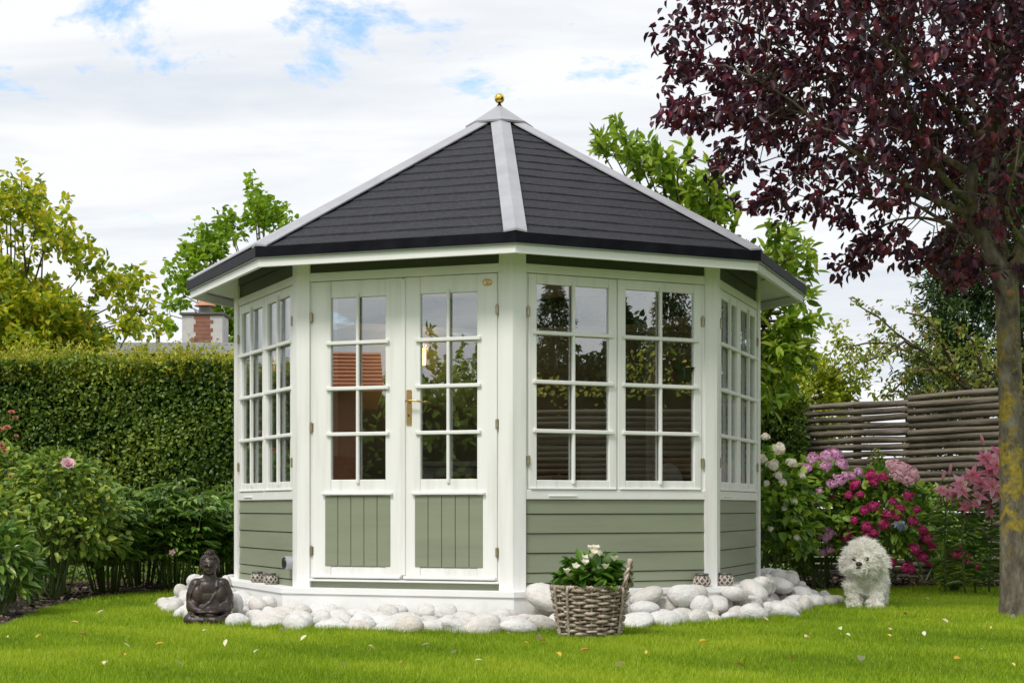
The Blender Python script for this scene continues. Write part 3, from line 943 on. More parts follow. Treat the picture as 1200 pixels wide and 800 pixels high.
def chair(x, y, rz_, cloth, label):
    c_ = empty('armchair', (x, y, FZ), rz_)
    tag(c_, label, 'armchair', 'armchairs inside the summer house')
    for sx_ in (-1, 1):
        for sy_ in (-1, 1):
            MB().tube([(sx_ * .24, sy_ * .22, 0), (sx_ * .23, sy_ * .21, .30)], [.018, .024], 8).build('leg', M['wood'], c_)
    MB().box(-.27, .27, -.25, .25, .29, .37, .02).build('seat_frame', M['wood'], c_)
    MB().box(-.24, .24, -.26, .20, .372, .47, .035).build('seat_cushion', M[cloth], c_)
    mb = MB(); mb.hexa([(-.27, .20, .37), (.27, .20, .37), (.27, .26, .37), (-.27, .26, .37)], [(-.26, .28, .92), (.26, .28, .92), (.26, .33, .92), (-.26, .33, .92)])
    mb.build('backrest', M['wood'], c_)
    mb = MB(); mb.ell((0, .19, .66), (.23, .075, .20), 16, 10)
    mb.build('back_cushion', M[cloth], c_, smooth=True)
    for sx_ in (-1, 1):
        MB().box(sx_ * .27 - .025, sx_ * .27 + .025, -.24, .24, .56, .59, .008).build('armrest', M['wood'], c_)


chair(-1.05, 12.35, -1.9 + PI, 'redcloth', 'armchair with red-brown cushions behind the plain door leaf')
chair(.45, 12.75, .5, 'redcloth', 'armchair with red-brown cushions behind the big window')
chair(.98, 12.0, -1.2, 'curtain', 'armchair with pale cushions behind the big window')
sb = empty('sideboard', (-.62, 13.35, FZ), TH - .1)
tag(sb, 'white painted sideboard against the back wall of the summer house', 'sideboard')
MB().box(-.33, .33, -.16, .16, .06, .86, .004).build('carcass', M['curtain'], sb)
MB().box(-.36, .36, -.19, .17, .862, .90, .006).build('top', M['white'], sb)
for s in (-1, 1):
    d_ = MB().box(min(s * .006, s * .31), max(s * .006, s * .31), -.178, -.162, .12, .82, .004).build('cabinet_door', M['white'], sb)
    MB().ell((s * .04, -.188, .47), .012).build('knob', M['brass'], d_, smooth=True)
for s in (-1, 1):
    MB().box(s * .28 - .025, s * .28 + .025, -.15, .15, 0, .06).build('foot', M['white'], sb)

wl = empty('wall_lamp', P(495, 418, 13.6), 0)
tag(wl, 'small lit candle lamp glowing orange behind the door pane', 'lamp')
lamp_d = bpy.data.lights.new('candle_glow', 'POINT')
lamp_d.energy = 1.3; lamp_d.color = (1.0, 0.62, 0.30); lamp_d.shadow_soft_size = .05
lamp_o = bpy.data.objects.new('candle_glow', lamp_d); COL.objects.link(lamp_o); lamp_o.parent = wl; lamp_o.location = (0, -.08, .06)
mb = MB(); mb.lathe([(.026, -.07), (.028, 0), (.026, .07)], 14); mb.build('candle_shade', M['lamp'], wl, smooth=True)
mb = MB(); mb.lathe([(.012, -.16), (.014, -.10), (.045, -.085), (.045, -.075), (.012, -.072)], 14); mb.build('candle_cup', M['black'], wl, smooth=True)
mb = MB(); mb.tube([(.0, 0, -.15), (.06, 0, -.22), (.18, .02, -.22), (.27, .05, -.12), (.30, .10, 0), (.30, .22, .02)], .01, 8); mb.build('arm', M['black'], wl, smooth=True)

# dark butterfly on the window pane
bf = empty('butterfly_ornament', hpt(0, .505, -.012, 1.62), HANG(0))
tag(bf, 'dark green butterfly ornament on the big window pane', 'ornament')
MB().ell((.0, 0, 0), (.007, .006, .05), 10, 8).build('body', M['black'], bf, smooth=True)
for s, h in ((-1, .10), (1, .055)):
    mb = MB()
    poly = [(s * .004, -.03), (s * .03, -.055), (s * .055, -.03), (s * .05, .01), (s * .075, .05), (s * .085, .095 * h / .1), (s * .05, .10 * h / .1), (s * .02, .05), (s * .004, .02)]
    nq = len(poly)
    mb.v = [(x, -.004 - abs(x) * .05, z) for x, z in poly] + [(x, .0 - abs(x) * .05, z) for x, z in poly]
    mb.f = [tuple(range(nq)), tuple(range(nq, 2 * nq))[::-1]] + [(i, (i + 1) % nq, nq + (i + 1) % nq, nq + i) for i in range(nq)]
    mb.build('wing', M['inner'], bf)

# small fitting on the siding beside the door post
sp = empty('wall_fitting', hpt(-2, .625, -.010, .375), HANG(-2))
tag(sp, 'small white cylinder with black round end on green siding', 'wall fitting')
MB().tube([(0, .004, 0), (0, -.055, 0)], .046, 20).build('housing', M['flash'], sp)
MB().tube([(0, -.0552, 0), (0, -.064, 0)], [.040, .036], 20).build('black_end', M['black'], sp)

# candle pots on the ledge
pot_me = MB()
prf = [(.040 + .021 * math.sin(PI * min(1, i / 12 * 1.05)) - .004 * i / 12, .085 * i / 12) for i in range(13)]
for dr_ in (-1, 1):          # crossing ribs of the lattice
    for i in range(9):
        pot_me.tube([(r_ * math.cos(i * 2 * PI / 9 + dr_ * z_ * 16), r_ * math.sin(i * 2 * PI / 9 + dr_ * z_ * 16), z_) for r_, z_ in prf], .0046, 5)
pot_me.lathe([(.041, 0), (.044, .006), (.041, .010)], 24)
pot_me = pot_me.mesh('lattice', M['ceramic'], True)
pot_in = MB().lathe([(r_ - .004, z_ + .001) for r_, z_ in prf], 24).mesh('body', M['rim'], True)
rim_me = MB().lathe([(.036, .082), (.046, .080), (.048, .088), (.046, .095), (.038, .094)], 24).mesh('rim', M['rim'], True)
wax_me = MB().lathe([(.002, .068), (.041, .066)], 20, cap=False).mesh('inside', M['black'], True)
for (k, s, inw, sc, lab) in ((-2, -.02, -.062, .82, 'pale lattice candle pot on the ledge, the one nearer the hedge'), (-2, .30, -.062, .82, 'pale lattice candle pot on the ledge, beside the white fitting'),
                        (0, .61, -.065, .95, 'white lattice candle pot left of the corner post beside the stones'), (1, -.69, -.065, .95, 'plain beige candle pot at the corner post foot beside the stones')):
    c_ = empty('candle_pot', hpt(k, s, inw, FZ + .003), random.random())
    c_.scale = (sc, sc, sc)
    tag(c_, lab, 'candle pot')
    link('lattice', pot_me, c_); link('body', pot_in, c_); link('rim', rim_me, c_); link('inside', wax_me, c_)

# ================================================================== STONES
def ext(deg):
    xs = [-135, -90, -60, -38, -26, -8, 1, 15, 45, 70, 95, 120, 140]
    ys = [.30, .45, .55, .66, .84, .84, .52, .50, .34, .36, .50, .80, .80]
    return float(np.interp(deg, xs, ys))


def plinth_r(deg):
    a = (math.radians(deg)) % (PI / 4) - PI / 8
    return RP * math.cos(PI / 8) / math.cos(a)


def polar(deg, r):
    a = TH + math.radians(deg)
    return HX + r * math.sin(a), HD - r * math.cos(a)


stone_mes = []
for i in range(12):
    bm = bmesh.new(); bmesh.ops.create_icosphere(bm, subdivisions=3, radius=1)
    sd = [Vector(RNG.normal(size=3)).normalized() for _ in range(9)]
    am = [random.uniform(-.24, .16) for _ in range(9)]
    ph_ = RNG.uniform(0, 6, 6)
    for v in bm.verts:
        f_ = 1 + sum(a * max(0, v.co.normalized().dot(d)) ** 3 for a, d in zip(am, sd))
        f_ += .022 * math.sin(v.co.x * 5 + ph_[0]) * math.sin(v.co.y * 6 + ph_[1]) + .012 * math.sin(v.co.z * 9 + ph_[2] + v.co.x * 7)
        v.co *= f_
    me = bpy.data.meshes.new('boulder'); bm.to_mesh(me); bm.free()
    me.materials.append(M['stone']); me.polygons.foreach_set('use_smooth', [True] * len(me.polygons))
    stone_mes.append(me)
placed = []
random.seed(21)


def stone_label(deg, layer, sx_):
    size = 'large' if sx_ > .118 else 'small' if sx_ < .092 else 'middling'
    lay = ('on the grass', 'in the second tier', 'in the upper tier')[min(layer, 2)]
    if deg < -38: return size + ' white boulder ' + lay + ' behind the seated statue', 'boulders behind the statue'
    if deg < 1: return size + ' white boulder ' + lay + ' of the apron below the doors', 'boulders below the doors'
    if deg < 48: return size + ' white boulder ' + lay + ' beside the wicker basket', 'boulders beside the basket'
    return size + ' white boulder ' + lay + ' at the corner towards the dog', 'boulders towards the dog'


pots_xy = [hpt(-2, -.02, -.062, 0), hpt(-2, .30, -.062, 0), hpt(0, .61, -.065, 0), hpt(1, -.69, -.065, 0)]


def try_stone(deg, r, z, sx_, sy_, sz_, gap, layer):
    x, y = polar(deg, r)
    for (px, py, pz, pr, ph) in placed:
        if abs(pz - z) < (ph + sz_) * .66 and (px - x) ** 2 + (py - y) ** 2 < ((pr + (sx_ + sy_) / 2) * gap) ** 2:
            return False
    if (x - .445) ** 2 + (y - 9.3) ** 2 < (.20 + sy_) ** 2: return False
    if ((x + 1.89) / (.17 + sx_)) ** 2 + ((y - 10.17) / (.13 + sy_)) ** 2 < 1.0: return False
    if z + sz_ > FZ - .01 and any((x - q.x) ** 2 + (y - q.y) ** 2 < (.32 if q.x < 0 else .2) ** 2 for q in pots_xy): return False
    placed.append((x, y, z, (sx_ + sy_) / 2, sz_))
    lb, gr = stone_label(deg, layer, sx_)
    o = link('boulder', random.choice(stone_mes))
    o.location = (x, y, z)
    o.rotation_euler = (random.uniform(-.3, .3), random.uniform(-.35, .35), TH + math.radians(deg) + random.uniform(-.7, .7))
    o.scale = (sx_, sy_, sz_)
    tag(o, lb, 'boulder', gr)
    return True


for layer in range(4):
    for it in range((2200, 1800, 1500, 700)[layer]):
        deg = random.uniform(-104, 124)
        side = deg < -40 or deg > 4
        sx_ = random.uniform(.075, .135)
        sy_ = sx_ * random.uniform(.58, .85)
        sz_ = random.uniform(.050, .078)
        if deg > 50: sx_ *= 1.12; sz_ *= 1.1
        e_ = ext(deg)
        pr = plinth_r(deg) + sy_ * .85
        rmax = (plinth_r(deg) + e_)
        if layer == 0:
            r = random.uniform(pr, max(pr + .01, rmax)); z = sz_ * .55
        elif layer == 1:
            r = random.uniform(pr, max(pr + .01, rmax - (.16 if side else .34))); z = sz_ * .55 + .080
            if not side: z -= .035; sz_ *= .8
        elif layer == 2:
            if not side or -70 < deg < 0: continue
            r = random.uniform(pr, max(pr + .01, rmax - .26)); z = sz_ * .5 + .150
        else:
            if not deg > 66: continue
            r = random.uniform(pr, max(pr + .01, rmax - .36)); z = sz_ * .5 + .200
        try_stone(deg, r, z, sx_, sy_, sz_, (.76, .68, .68, .68)[layer], layer)
    if len(placed) > 270: break
stone_poly = [polar(d_, plinth_r(d_) + ext(d_) - .02) for d_ in range(-135, 141, 5)] + [(HX + .5, HD + 2.4), (HX - 1.5, HD + 2.2)]

# ================================================================== WICKER BASKET
random.seed(5)
bk = empty('wicker_basket', (.445, 9.3, 0), .35)
tag(bk, 'round weathered wicker basket planted with white flowers, standing on the lawn', 'basket')
BH = .285


def br(z): return .160 + .052 * (z / BH) ** .8


NS = 18
mb = MB()
for row in range(16):
    z = .012 + row * (BH - .02) / 15
    pts = []; n = NS * 7
    for j in range(n):
        w = 2 * PI * j / n
        r = br(z) + .0125 * math.sin(w * NS / 2 + row * PI) + .0015 * math.sin(w * 5 + row * 2.1)
        pts.append((r * math.cos(w), r * math.sin(w), z + .0035 * math.sin(w * 3 + row * 1.3) + .002 * math.sin(w * 11 + row)))
    pts.append(pts[0])
    mb.tube(pts, [.0092 + .0016 * math.sin(row * 2.7 + j * .21) for j in range(len(pts))], 6, cap=False)
mb.build('weave', M['wicker'], bk, smooth=True, kind='stuff')
mb = MB()
for j in range(NS):
    w = 2 * PI * (j + .5) / NS
    mb.tube([((br(z)) * math.cos(w), (br(z)) * math.sin(w), z) for z in (.0, .1, .2, BH + .005)], .0065, 6)
mb.build('stakes', M['wicker'], bk, smooth=True, kind='stuff')
mb = MB()
for st in range(3):      # plaited rim
    pts = []
    for j in range(121):
        w = 2 * PI * j / 120
        ph = w * 22 + st * 2 * PI / 3
        r = br(BH) + .009 * math.cos(ph)
        pts.append((r * math.cos(w), r * math.sin(w), BH + .006 + .009 * math.sin(ph)))
    mb.tube(pts, .0075, 5, cap=False)
mb.build('rim', M['wicker'], bk, smooth=True)
for side_ in (0,):
    ca = side_ - .66
    mb = MB()
    for st in range(2):
        pts = []
        for j in range(41):
            q = j / 40
            x = -.075 + .15 * q
            ph = q * 26 + st * PI
            zz = BH + .005 + .15 * math.sin(PI * q) ** .75
            rr = br(BH) + .010 + .008 * math.cos(ph) + .012 * math.sin(PI * q)
            pts.append(Matrix.Rotation(ca, 4, 'Z') @ Vector((rr, x + .008 * math.sin(ph), zz + .006 * math.sin(ph))))
        mb.tube(pts, .010, 6)
    mb.build('handle', M['wicker'], bk, smooth=True)
for ca in (-2.55, -3.0, -1.02, .1, .8, 1.5, 2.4):
    mb = MB(); pts = []
    for j in range(16):
        z = .01 + (BH) * j / 15
        w = ca + .10 * (1 - j / 15) * math.copysign(1, ca + 1.8)
        rr = br(min(z, BH)) + .018 + .002 * math.sin(j * 2)
        pts.append((rr * math.cos(w), rr * math.sin(w), z))
    mb.tube(pts, .0085, 6)
    mb.build('upright_band', M['wicker'], bk, smooth=True)
mb = MB(); mb.lathe([(.001, .22), (.19, .215)], 20, cap=False); mb.build('planting_soil', M['soil'], bk)
mb = MB(); mb.lathe([(.001, .012), (.15, .012), (.185, .21)], 24, cap=False); mb.build('lining', M['black'], bk)

pl = empty('flowering_plant', (.445, 9.3, .235), .2)
pl.scale = (1.03, 1.03, 1.08)
tag(pl, 'leafy plant with small white flowers growing out of the wicker basket', 'plant')
n = 290
th_ = RNG.uniform(0, 2 * PI, n); q = RNG.random(n)
el = np.arcsin(RNG.uniform(.02, 1, n))
c_ = np.column_stack([np.cos(th_) * np.cos(el) * .185, np.sin(th_) * np.cos(el) * .185, np.sin(el) * .16 + .05]) * (.72 + .42 * q)[:, None]
d = nrm(nrm(c_ - np.array([0, 0, .0])) * np.array([1, 1, .5]) + RNG.normal(size=(n, 3)) * .45)
up = nrm(np.array([0, 0, 1.]) + nrm(c_) * .6 + RNG.normal(size=(n, 3)) * .3)
leaf_parts(pl, 'leaf', c_ - d * .04, d, up, RNG.uniform(.06, .115, n), M['L_basket'], .62, .15, .2)
mb = MB()
for i in range(40):
    p = c_[i]; mb.tube([(0, 0, -.02), p * .5 + np.array([0, 0, .02]), p], [.004, .003, .002], 5)
mb.build('stems', M['stem'], pl, kind='stuff')


def rosette(petals, rad, open_, wr=.7, layers=1, curl=-.1):
    pos = []; dd = []; uu = []; ll = []
    for l in range(layers):
        for i in range(petals):
            w = 2 * PI * (i + .5 * l) / petals
            e_ = open_ + l * .45
            v = np.array([math.cos(w) * math.cos(e_), math.sin(w) * math.cos(e_), math.sin(e_)])
            pos.append(v * rad * .08); dd.append(v); uu.append([-math.cos(w) * math.sin(e_), -math.sin(w) * math.sin(e_), math.cos(e_)]); ll.append(rad * (1 - .18 * l))
    return np.array(pos), np.array(dd), np.array(uu), np.array(ll), wr, curl


def petal_mesh(name, material, petals, rad, open_, wr=.7, layers=1, curl=-.1, fold=.2):
    p, d, u, l, w, cu = rosette(petals, rad, open_, wr, layers, curl)
    v, f = leaf_geo(p, d, u, l, wr, fold, cu)
    return np_mesh(name, v, f, np.repeat(RNG.random(len(p)), 6), material)


wf = petal_mesh('flower', M['F_white'], 5, .036, .75, .85)
for (x, y, z) in ((-.135, -.10, .10), (-.16, -.12, .125), (-.045, -.08, .19), (.0, -.06, .20), (.035, -.07, .21), (.085, -.04, .17), (.12, -.06, .15), (.045, -.17, .15), (-.07, -.17, .17), (.02, .06, .24), (.0, -.13, .245), (-.12, -.15, .15), (-.015, -.14, .225), (.10, -.15, .19)):
    link('flower', wf, pl, Matrix.Translation((x, y, z)) @ Matrix.Rotation(random.uniform(-.6, .9), 4, 'X') @ Matrix.Rotation(random.random() * 6, 4, 'Z'))

# ================================================================== SEATED STATUE
st = empty('garden_statue', (-1.89, 10.17, 0), .14)
tag(st, 'dark bronze statue of a seated figure with crossed legs on the lawn', 'statue')
mb = MB()
mb.ell((0, .02, .050), (.135, .10, .052)); mb.ell((0, .01, .028), (.148, .105, .034))
for s in (-1, 1):
    mb.ell((s * .110, -.045, .046), (.050, .060, .044))
    mb.tube([(s * .06, .03, .065), (s * .112, -.04, .052)], [.055, .044], 12)
    mb.tube([(s * .100, -.07, .040), (s * .03, -.105, .042), (-s * .02, -.10, .048)], [.036, .032, .026], 12)
    mb.ell((s * .078, .012, .268), (.044, .044, .036))
    mb.tube([(s * .085, .012, .262), (s * .106, .010, .20), (s * .112, -.008, .145)], [.038, .040, .036], 14)
    mb.tube([(s * .110, -.006, .145), (s * .082, -.060, .108), (s * .03, -.098, .098)], [.034, .026, .018], 12)
    mb.ell((s * .105, .0, .120), (.036, .05, .05))              # sleeve hanging from the elbow
    mb.ell((s * .070, .0, .19), (.045, .05, .08))
    mb.ell((s * .022, -.106, .097), (.036, .022, .014))
    mb.ell((s * .055, .004, .365), (.008, .014, .034))           # long ears
    mb.tube([(s * .012, -.058, .388), (s * .022, -.059, .385), (s * .034, -.052, .388)], .0055, 6)
    mb.tube([(s * .009, -.059, .402), (s * .022, -.059, .408), (s * .038, -.050, .402)], .0045, 6)
for i in range(4):
    mb.tube([(-.05 + i * .022, -.118 - .002 * i, .094), (-.075 + i * .022, -.103, .101)], .007, 6)
mb.ell((0, .012, .283), (.082, .042, .030)); mb.ell((0, .016, .245), (.092, .058, .062)); mb.ell((0, .014, .175), (.096, .062, .085)); mb.ell((0, .02, .105), (.118, .085, .055))
mb.ell((0, -.018, .235), (.066, .026, .055))
mb.tube([(0, .012, .27), (0, .008, .345)], [.050, .036], 12)
mb.ell((0, .002, .385), (.053, .055, .060)); mb.ell((0, -.010, .352), (.042, .044, .032))
mb.tube([(0, -.056, .400), (0, -.068, .374)], [.006, .0105], 8)          # nose
mb.ell((0, -.056, .356), (.016, .009, .005)); mb.ell((0, -.053, .348), (.012, .008, .005)); mb.ell((0, -.048, .334), (.016, .013, .011))
# robe: folded edge from the shoulder across the chest, folds over the lap
for i in range(8):
    o_ = i * .0115
    mb.tube([(.050 + o_ * .75, -.016 + o_ * .1, .292 - o_ * .25), (.046 + o_ * .8, -.037 + o_ * .25, .25), (.036 + o_ * .85, -.042 + o_ * .22, .205 - o_ * .15), (.008 + o_ * .8, -.046 + o_ * .1, .158 - o_ * .35), (-.050 + o_ * .9, -.056, .118 - o_ * .45)], .0075 if i == 0 else .0055, 8)
mb.tube([(-.058, -.016, .290), (-.078, -.030, .24), (-.090, -.030, .17)], .006, 8)
for i in range(5):
    q = i / 4
    mb.tube([(-.11 + .05 * q, -.092 + .01 * q, .078 - .011 * i), (0, -.122, .050 - .009 * i), (.11 - .05 * q, -.092 + .01 * q, .078 - .011 * i)], .007, 8)
for s in (-1, 1):
    for i in range(4):
        mb.tube([(s * (.085 + .012 * i), -.030 + .018 * i, .268 - .008 * i), (s * (.118 + .008 * i), -.032 + .02 * i, .20), (s * (.118 + .008 * i), -.035 + .02 * i, .11)], .0058, 6)
link('body', remesh(mb, 'body', .0042, 2), st).data.materials.append(M['bronze'])
mb = MB()
mb.ell((0, .012, .406), (.056, .056, .046)); mb.ell((0, .014, .452), (.028, .028, .026))
for i in range(300):
    z = random.uniform(-.35, 1); w = random.uniform(0, 2 * PI); r = math.sqrt(max(0, 1 - z * z))
    p = Vector((r * math.cos(w) * .056, .012 + r * math.sin(w) * .056, .406 + z * .046))
    if p.y < -.022 and p.z < .424: continue
    mb.ell(p, .0068, 6, 4)
for i in range(60):
    z = random.uniform(-.2, 1); w = random.uniform(0, 2 * PI); r = math.sqrt(max(0, 1 - z * z))
    mb.ell((r * math.cos(w) * .028, .014 + r * math.sin(w) * .028, .452 + z * .026), .006, 6, 4)
mb.build('curled_hair', M['bronze'], st, smooth=True)

# ================================================================== DOG
dg_ = empty('dog', (2.60, 11.95, 0), -.24)
tag(dg_, 'fluffy white curly-haired small dog standing on the lawn by the flowers', 'dog')
mb = MB()
mb.ell((0, -.02, .205), (.125, .13, .115)); mb.ell((.015, .12, .20), (.125, .17, .115)); mb.ell((.02, .24, .19), (.115, .11, .11))
mb.ell((0, -.10, .25), (.115, .09, .10))
for x, y, yy in ((-.078, -.11, -.10), (.070, -.10, -.14), (-.07, .24, .25), (.09, .25, .24)):
    mb.tube([(x, y, .20), (x * 1.02, (y + yy) / 2, .10), (x, yy, .04)], [.064, .046, .044], 14)
    mb.ell((x, yy - .014, .035), (.047, .056, .034))
mb.ell((-.01, -.15, .372), (.135, .115, .118)); mb.ell((-.01, -.14, .425), (.105, .095, .075)); mb.ell((-.01, -.15, .31), (.105, .09, .07))
mb.ell((-.118, -.13, .335), (.045, .06, .085)); mb.ell((.098, -.13, .335), (.045, .06, .085))
mb.ell((-.035, -.245, .325), (.052, .045, .040)); mb.ell((-.038, -.255, .305), (.040, .035, .024))
mb.ell((.05, .33, .30), (.06, .06, .10))
dog_me = remesh(mb, 'body', .010, 3)
co = np.empty(len(dog_me.vertices) * 3, np.float32); dog_me.vertices.foreach_get('co', co); co = co.reshape(-1, 3)
no = np.empty(len(dog_me.vertices) * 3, np.float32); dog_me.vertices.foreach_get('normal', no); no = no.reshape(-1, 3)
lump = np.sin(co[:, 0] * 70 + 1.3 * np.sin(co[:, 2] * 55)) * np.sin(co[:, 1] * 66 + np.sin(co[:, 0] * 40)) * np.sin(co[:, 2] * 62 + 2)
dog_me.vertices.foreach_set('co', (co + no * (lump * .006)[:, None]).ravel()); dog_me.update()
dog_me.materials.append(M['furbase'])
link('body', dog_me, dg_)
# curly coat
n = 42000
idx = RNG.integers(0, len(co), n)
p = co[idx] + RNG.normal(size=(n, 3)) * .004 + no[idx] * (lump[idx] * .006)[:, None]
face = (np.linalg.norm((p - np.array([-.035, -.275, .335])) / np.array([.055, .05, .05]), axis=1) < 1)
keep = ~face | (RNG.random(n) < .3)
p, nn_ = p[keep], no[idx][keep]
clump = np.floor(p * 38).astype(int); hsh = (clump[:, 0] * 73856093 ^ clump[:, 1] * 19349663 ^ clump[:, 2] * 83492791) % 997
cr = np.random.default_rng(3).normal(size=(997, 3))
dirs = nrm(nn_ + cr[hsh] * .42 + RNG.normal(size=p.shape) * .32 + np.array([0, 0, -.22]))
L = RNG.uniform(.012, .034, len(p)) * (.65 + .95 * np.abs(cr[hsh, 0]).clip(0, 1.6) / 1.3) * np.where(p[:, 2] > .26, 1.15, .85)
sd = nrm(np.cross(dirs, runit(len(p))))
w = .0017
bend = nrm(cr[hsh] + RNG.normal(size=p.shape) * .4) * .5
tip = p + nrm(dirs + bend) * L[:, None]
mid = p + dirs * (L * .55)[:, None]
v = np.stack([p - sd * w, p + sd * w, mid + sd * w * .9, mid - sd * w * .9, tip], 1).reshape(-1, 3)
b_ = np.arange(len(p))[:, None] * 5
v2 = np.stack([p - sd * w, p + sd * w, mid + sd * w, tip, tip, mid - sd * w], 1).reshape(-1, 3)
b6 = np.arange(len(p))[:, None] * 6
f4 = np.concatenate([b_ + np.array([[0, 1, 2, 3]]), b_ + np.array([[3, 2, 4, 4]])], 0)[:len(p)]
tri = np.concatenate([b_ + np.array([[0, 1, 2]]), b_ + np.array([[0, 2, 3]]), b_ + np.array([[3, 2, 4]])], 0)
o = link('coat', np_mesh('coat', v, tri, np.repeat(np.clip(RNG.random(len(p)) * .6 + (hsh[:] % 7) / 14, 0, 1), 5), M['fur']), dg_)
o['kind'] = 'stuff'
mb = MB(); mb.ell((-.042, -.297, .338), (.023, .015, .018), 14, 10); mb.build('nose', M['black'], dg_, smooth=True)
mb = MB(); mb.tube([(-.062, -.284, .308), (-.042, -.291, .313), (-.022, -.284, .308)], .0045, 6); mb.build('mouth', M['black'], dg_, smooth=True)
for x in (-.075, .012):
    MB().ell((x, -.268 if x < 0 else -.266, .374), (.0165, .012, .015), 12, 8).build('eye', M['black'], dg_, smooth=True)


# ================================================================== FENCE
log_mes = []
for i in range(6):
    mb = MB(); pts = []; rs_ = []
    ph = random.random() * 6
    for j in range(11):
        q = j / 10
        pts.append((q, .010 * math.sin(q * 5 + ph), .006 * math.sin(q * 7 + ph * 2)))
        rs_.append(.0385 + .003 * math.sin(q * 9 + ph) - .004 * (q if i % 2 else 1 - q))
    mb.tube(pts, rs_, 9)
    log_mes.append(mb.mesh('pole', M['log'], True))


def fence_panel(a, b_, h, label, gap, nlog):
    a = Vector(a); b_ = Vector(b_)
    ang = math.atan2(b_.y - a.y, b_.x - a.x); L = (b_ - a).length
    e_ = empty('pole_fence_panel', a, ang)
    tag(e_, label, 'fence')
    for i in range(nlog):
        z = h - .04 - i * (h - .06) / (nlog - 1)
        mt = Matrix.Translation((0, random.uniform(-.008, .008), z)) @ Matrix.Rotation(random.uniform(-.004, .004), 4, 'Y') @ Matrix.Diagonal((L, random.choice((1, -1)), random.uniform(.90, 1.03) * gap, 1))
        link('pole', log_mes[i % 6] if random.random() < .6 else random.choice(log_mes), e_, mt)
    for x in (.06, L / 2, L - .06):
        MB().tube([(x, .085, 0), (x, .085, h - .05)], .045, 10).build('post', M['log'], e_, smooth=True)


fa = P(936, 476, 18.0); fb = P(1066, 474, 16.9); fc = P(1200, 459, 15.7)
dirf = (fc - fb); dirf.z = 0
fence_panel((fa.x, fa.y, 0), (fb.x, fb.y, 0), 1.88, 'weathered grey pole fence panel behind the hydrangeas with light between poles', 1.0, 25)
fb2 = P(1066, 470, 16.82)
fence_panel((fb2.x, fb2.y, 0), (fb2.x + dirf.x * 1.6, fb2.y + dirf.y * 1.6, 0), 1.915, 'weathered grey pole fence panel behind the pink lilies', 1.04, 27)


# ================================================================== HEDGES
def hedge(name, x0, x1, y0, y1, h, n, label, mat_key, top_key=None, ntop=0, leaf=.045):
    e_ = empty(name, ((x0 + x1) / 2, (y0 + y1) / 2, 0))
    tag(e_, label, 'hedge')
    hx, hy = (x1 - x0) / 2, (y1 - y0) / 2
    # woody inside
    mb = MB()
    for i in range(int((x1 - x0) / .4)):
        x = -hx + .2 + i * .4
        for k in range(3):
            limb(mb, (x, 0, 0), (x + random.uniform(-.25, .25), random.uniform(-hy, hy) * .8, h * random.uniform(.7, .95)), .025, .006, wob=.08, seg=4, n=5)
    mb.build('branches', M['bark'], e_, kind='stuff')
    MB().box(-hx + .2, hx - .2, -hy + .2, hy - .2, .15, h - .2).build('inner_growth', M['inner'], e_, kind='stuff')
    # clipped surface: front, top, ends, a bit of depth
    area = np.array([2 * hx * h, 2 * hx * 2 * hy, 2 * hy * h, 2 * hy * h]); pr = area / area.sum()
    face_ = RNG.choice(4, n, p=pr)
    u = RNG.uniform(-1, 1, n); w = RNG.uniform(0, 1, n)
    dep = np.abs(RNG.normal(size=n)) * .07
    pos = np.zeros((n, 3)); nr = np.zeros((n, 3))
    mk = face_ == 0; pos[mk] = np.column_stack([u[mk] * hx, -hy + dep[mk], w[mk] * h]); nr[mk] = (0, -1, .35)
    mk = face_ == 1; pos[mk] = np.column_stack([u[mk] * hx, (w[mk] * 2 - 1) * hy, h - dep[mk]]); nr[mk] = (0, 0, 1)
    mk = face_ == 2; pos[mk] = np.column_stack([np.full(mk.sum(), -hx) + dep[mk], u[mk] * hy, w[mk] * h]); nr[mk] = (-1, 0, .3)
    mk = face_ == 3; pos[mk] = np.column_stack([np.full(mk.sum(), hx) - dep[mk], u[mk] * hy, w[mk] * h]); nr[mk] = (1, 0, .3)
    bulge = .05 * np.sin(pos[:, 0] * 2.1) * np.sin(pos[:, 2] * 2.7 + 1) + .035 * np.sin(pos[:, 0] * 5.3 + pos[:, 2] * 4.1)
    pos += nr * bulge[:, None]
    d = nrm(nr * .35 + RNG.normal(size=(n, 3)) * .8 + np.array([0, 0, .1]))
    up = nrm(nr + RNG.normal(size=(n, 3)) * .6)
    patch = .5 + .25 * np.sin(pos[:, 0] * 3.1 + 1.7 * np.sin(pos[:, 2] * 2.3)) * np.sin(pos[:, 2] * 3.7)
    leaves('foliage', pos, d, up, RNG.uniform(.7, 1.3, n) * leaf, M[mat_key], e_, .62, rnd=np.clip(RNG.normal(size=n) * .24 + patch, 0, 1))
    if ntop:
        m_ = ntop
        c_ = np.column_stack([RNG.uniform(-hx, hx, m_), RNG.uniform(-hy * 1.05, hy, m_), h + RNG.uniform(-.22, .0, m_)])
        dd = nrm(np.column_stack([RNG.normal(size=m_) * .35, RNG.normal(size=m_) * .35 - .1, np.ones(m_)]))
        p, d, up, ln = twigs(c_, dd, 10, RNG.uniform(.06, .30, m_), .014, leaf * .95, 0, .7)
        leaves('new_shoots', p, d, up, ln, M[top_key], e_, .5)
    return e_


hedge('clipped_hedge', -9.0, -1.6, 16.6, 17.7, 2.24, 88000, 'tall dense clipped green hedge behind the statue and peonies', 'L_hedge', 'L_hedgetop', 4200)
hedge('clipped_hedge', 1.6, 3.15, 17.2, 18.1, 1.95, 19000, 'short clipped green hedge between summer house and pole fence', 'L_hedge', 'L_lime', 350)


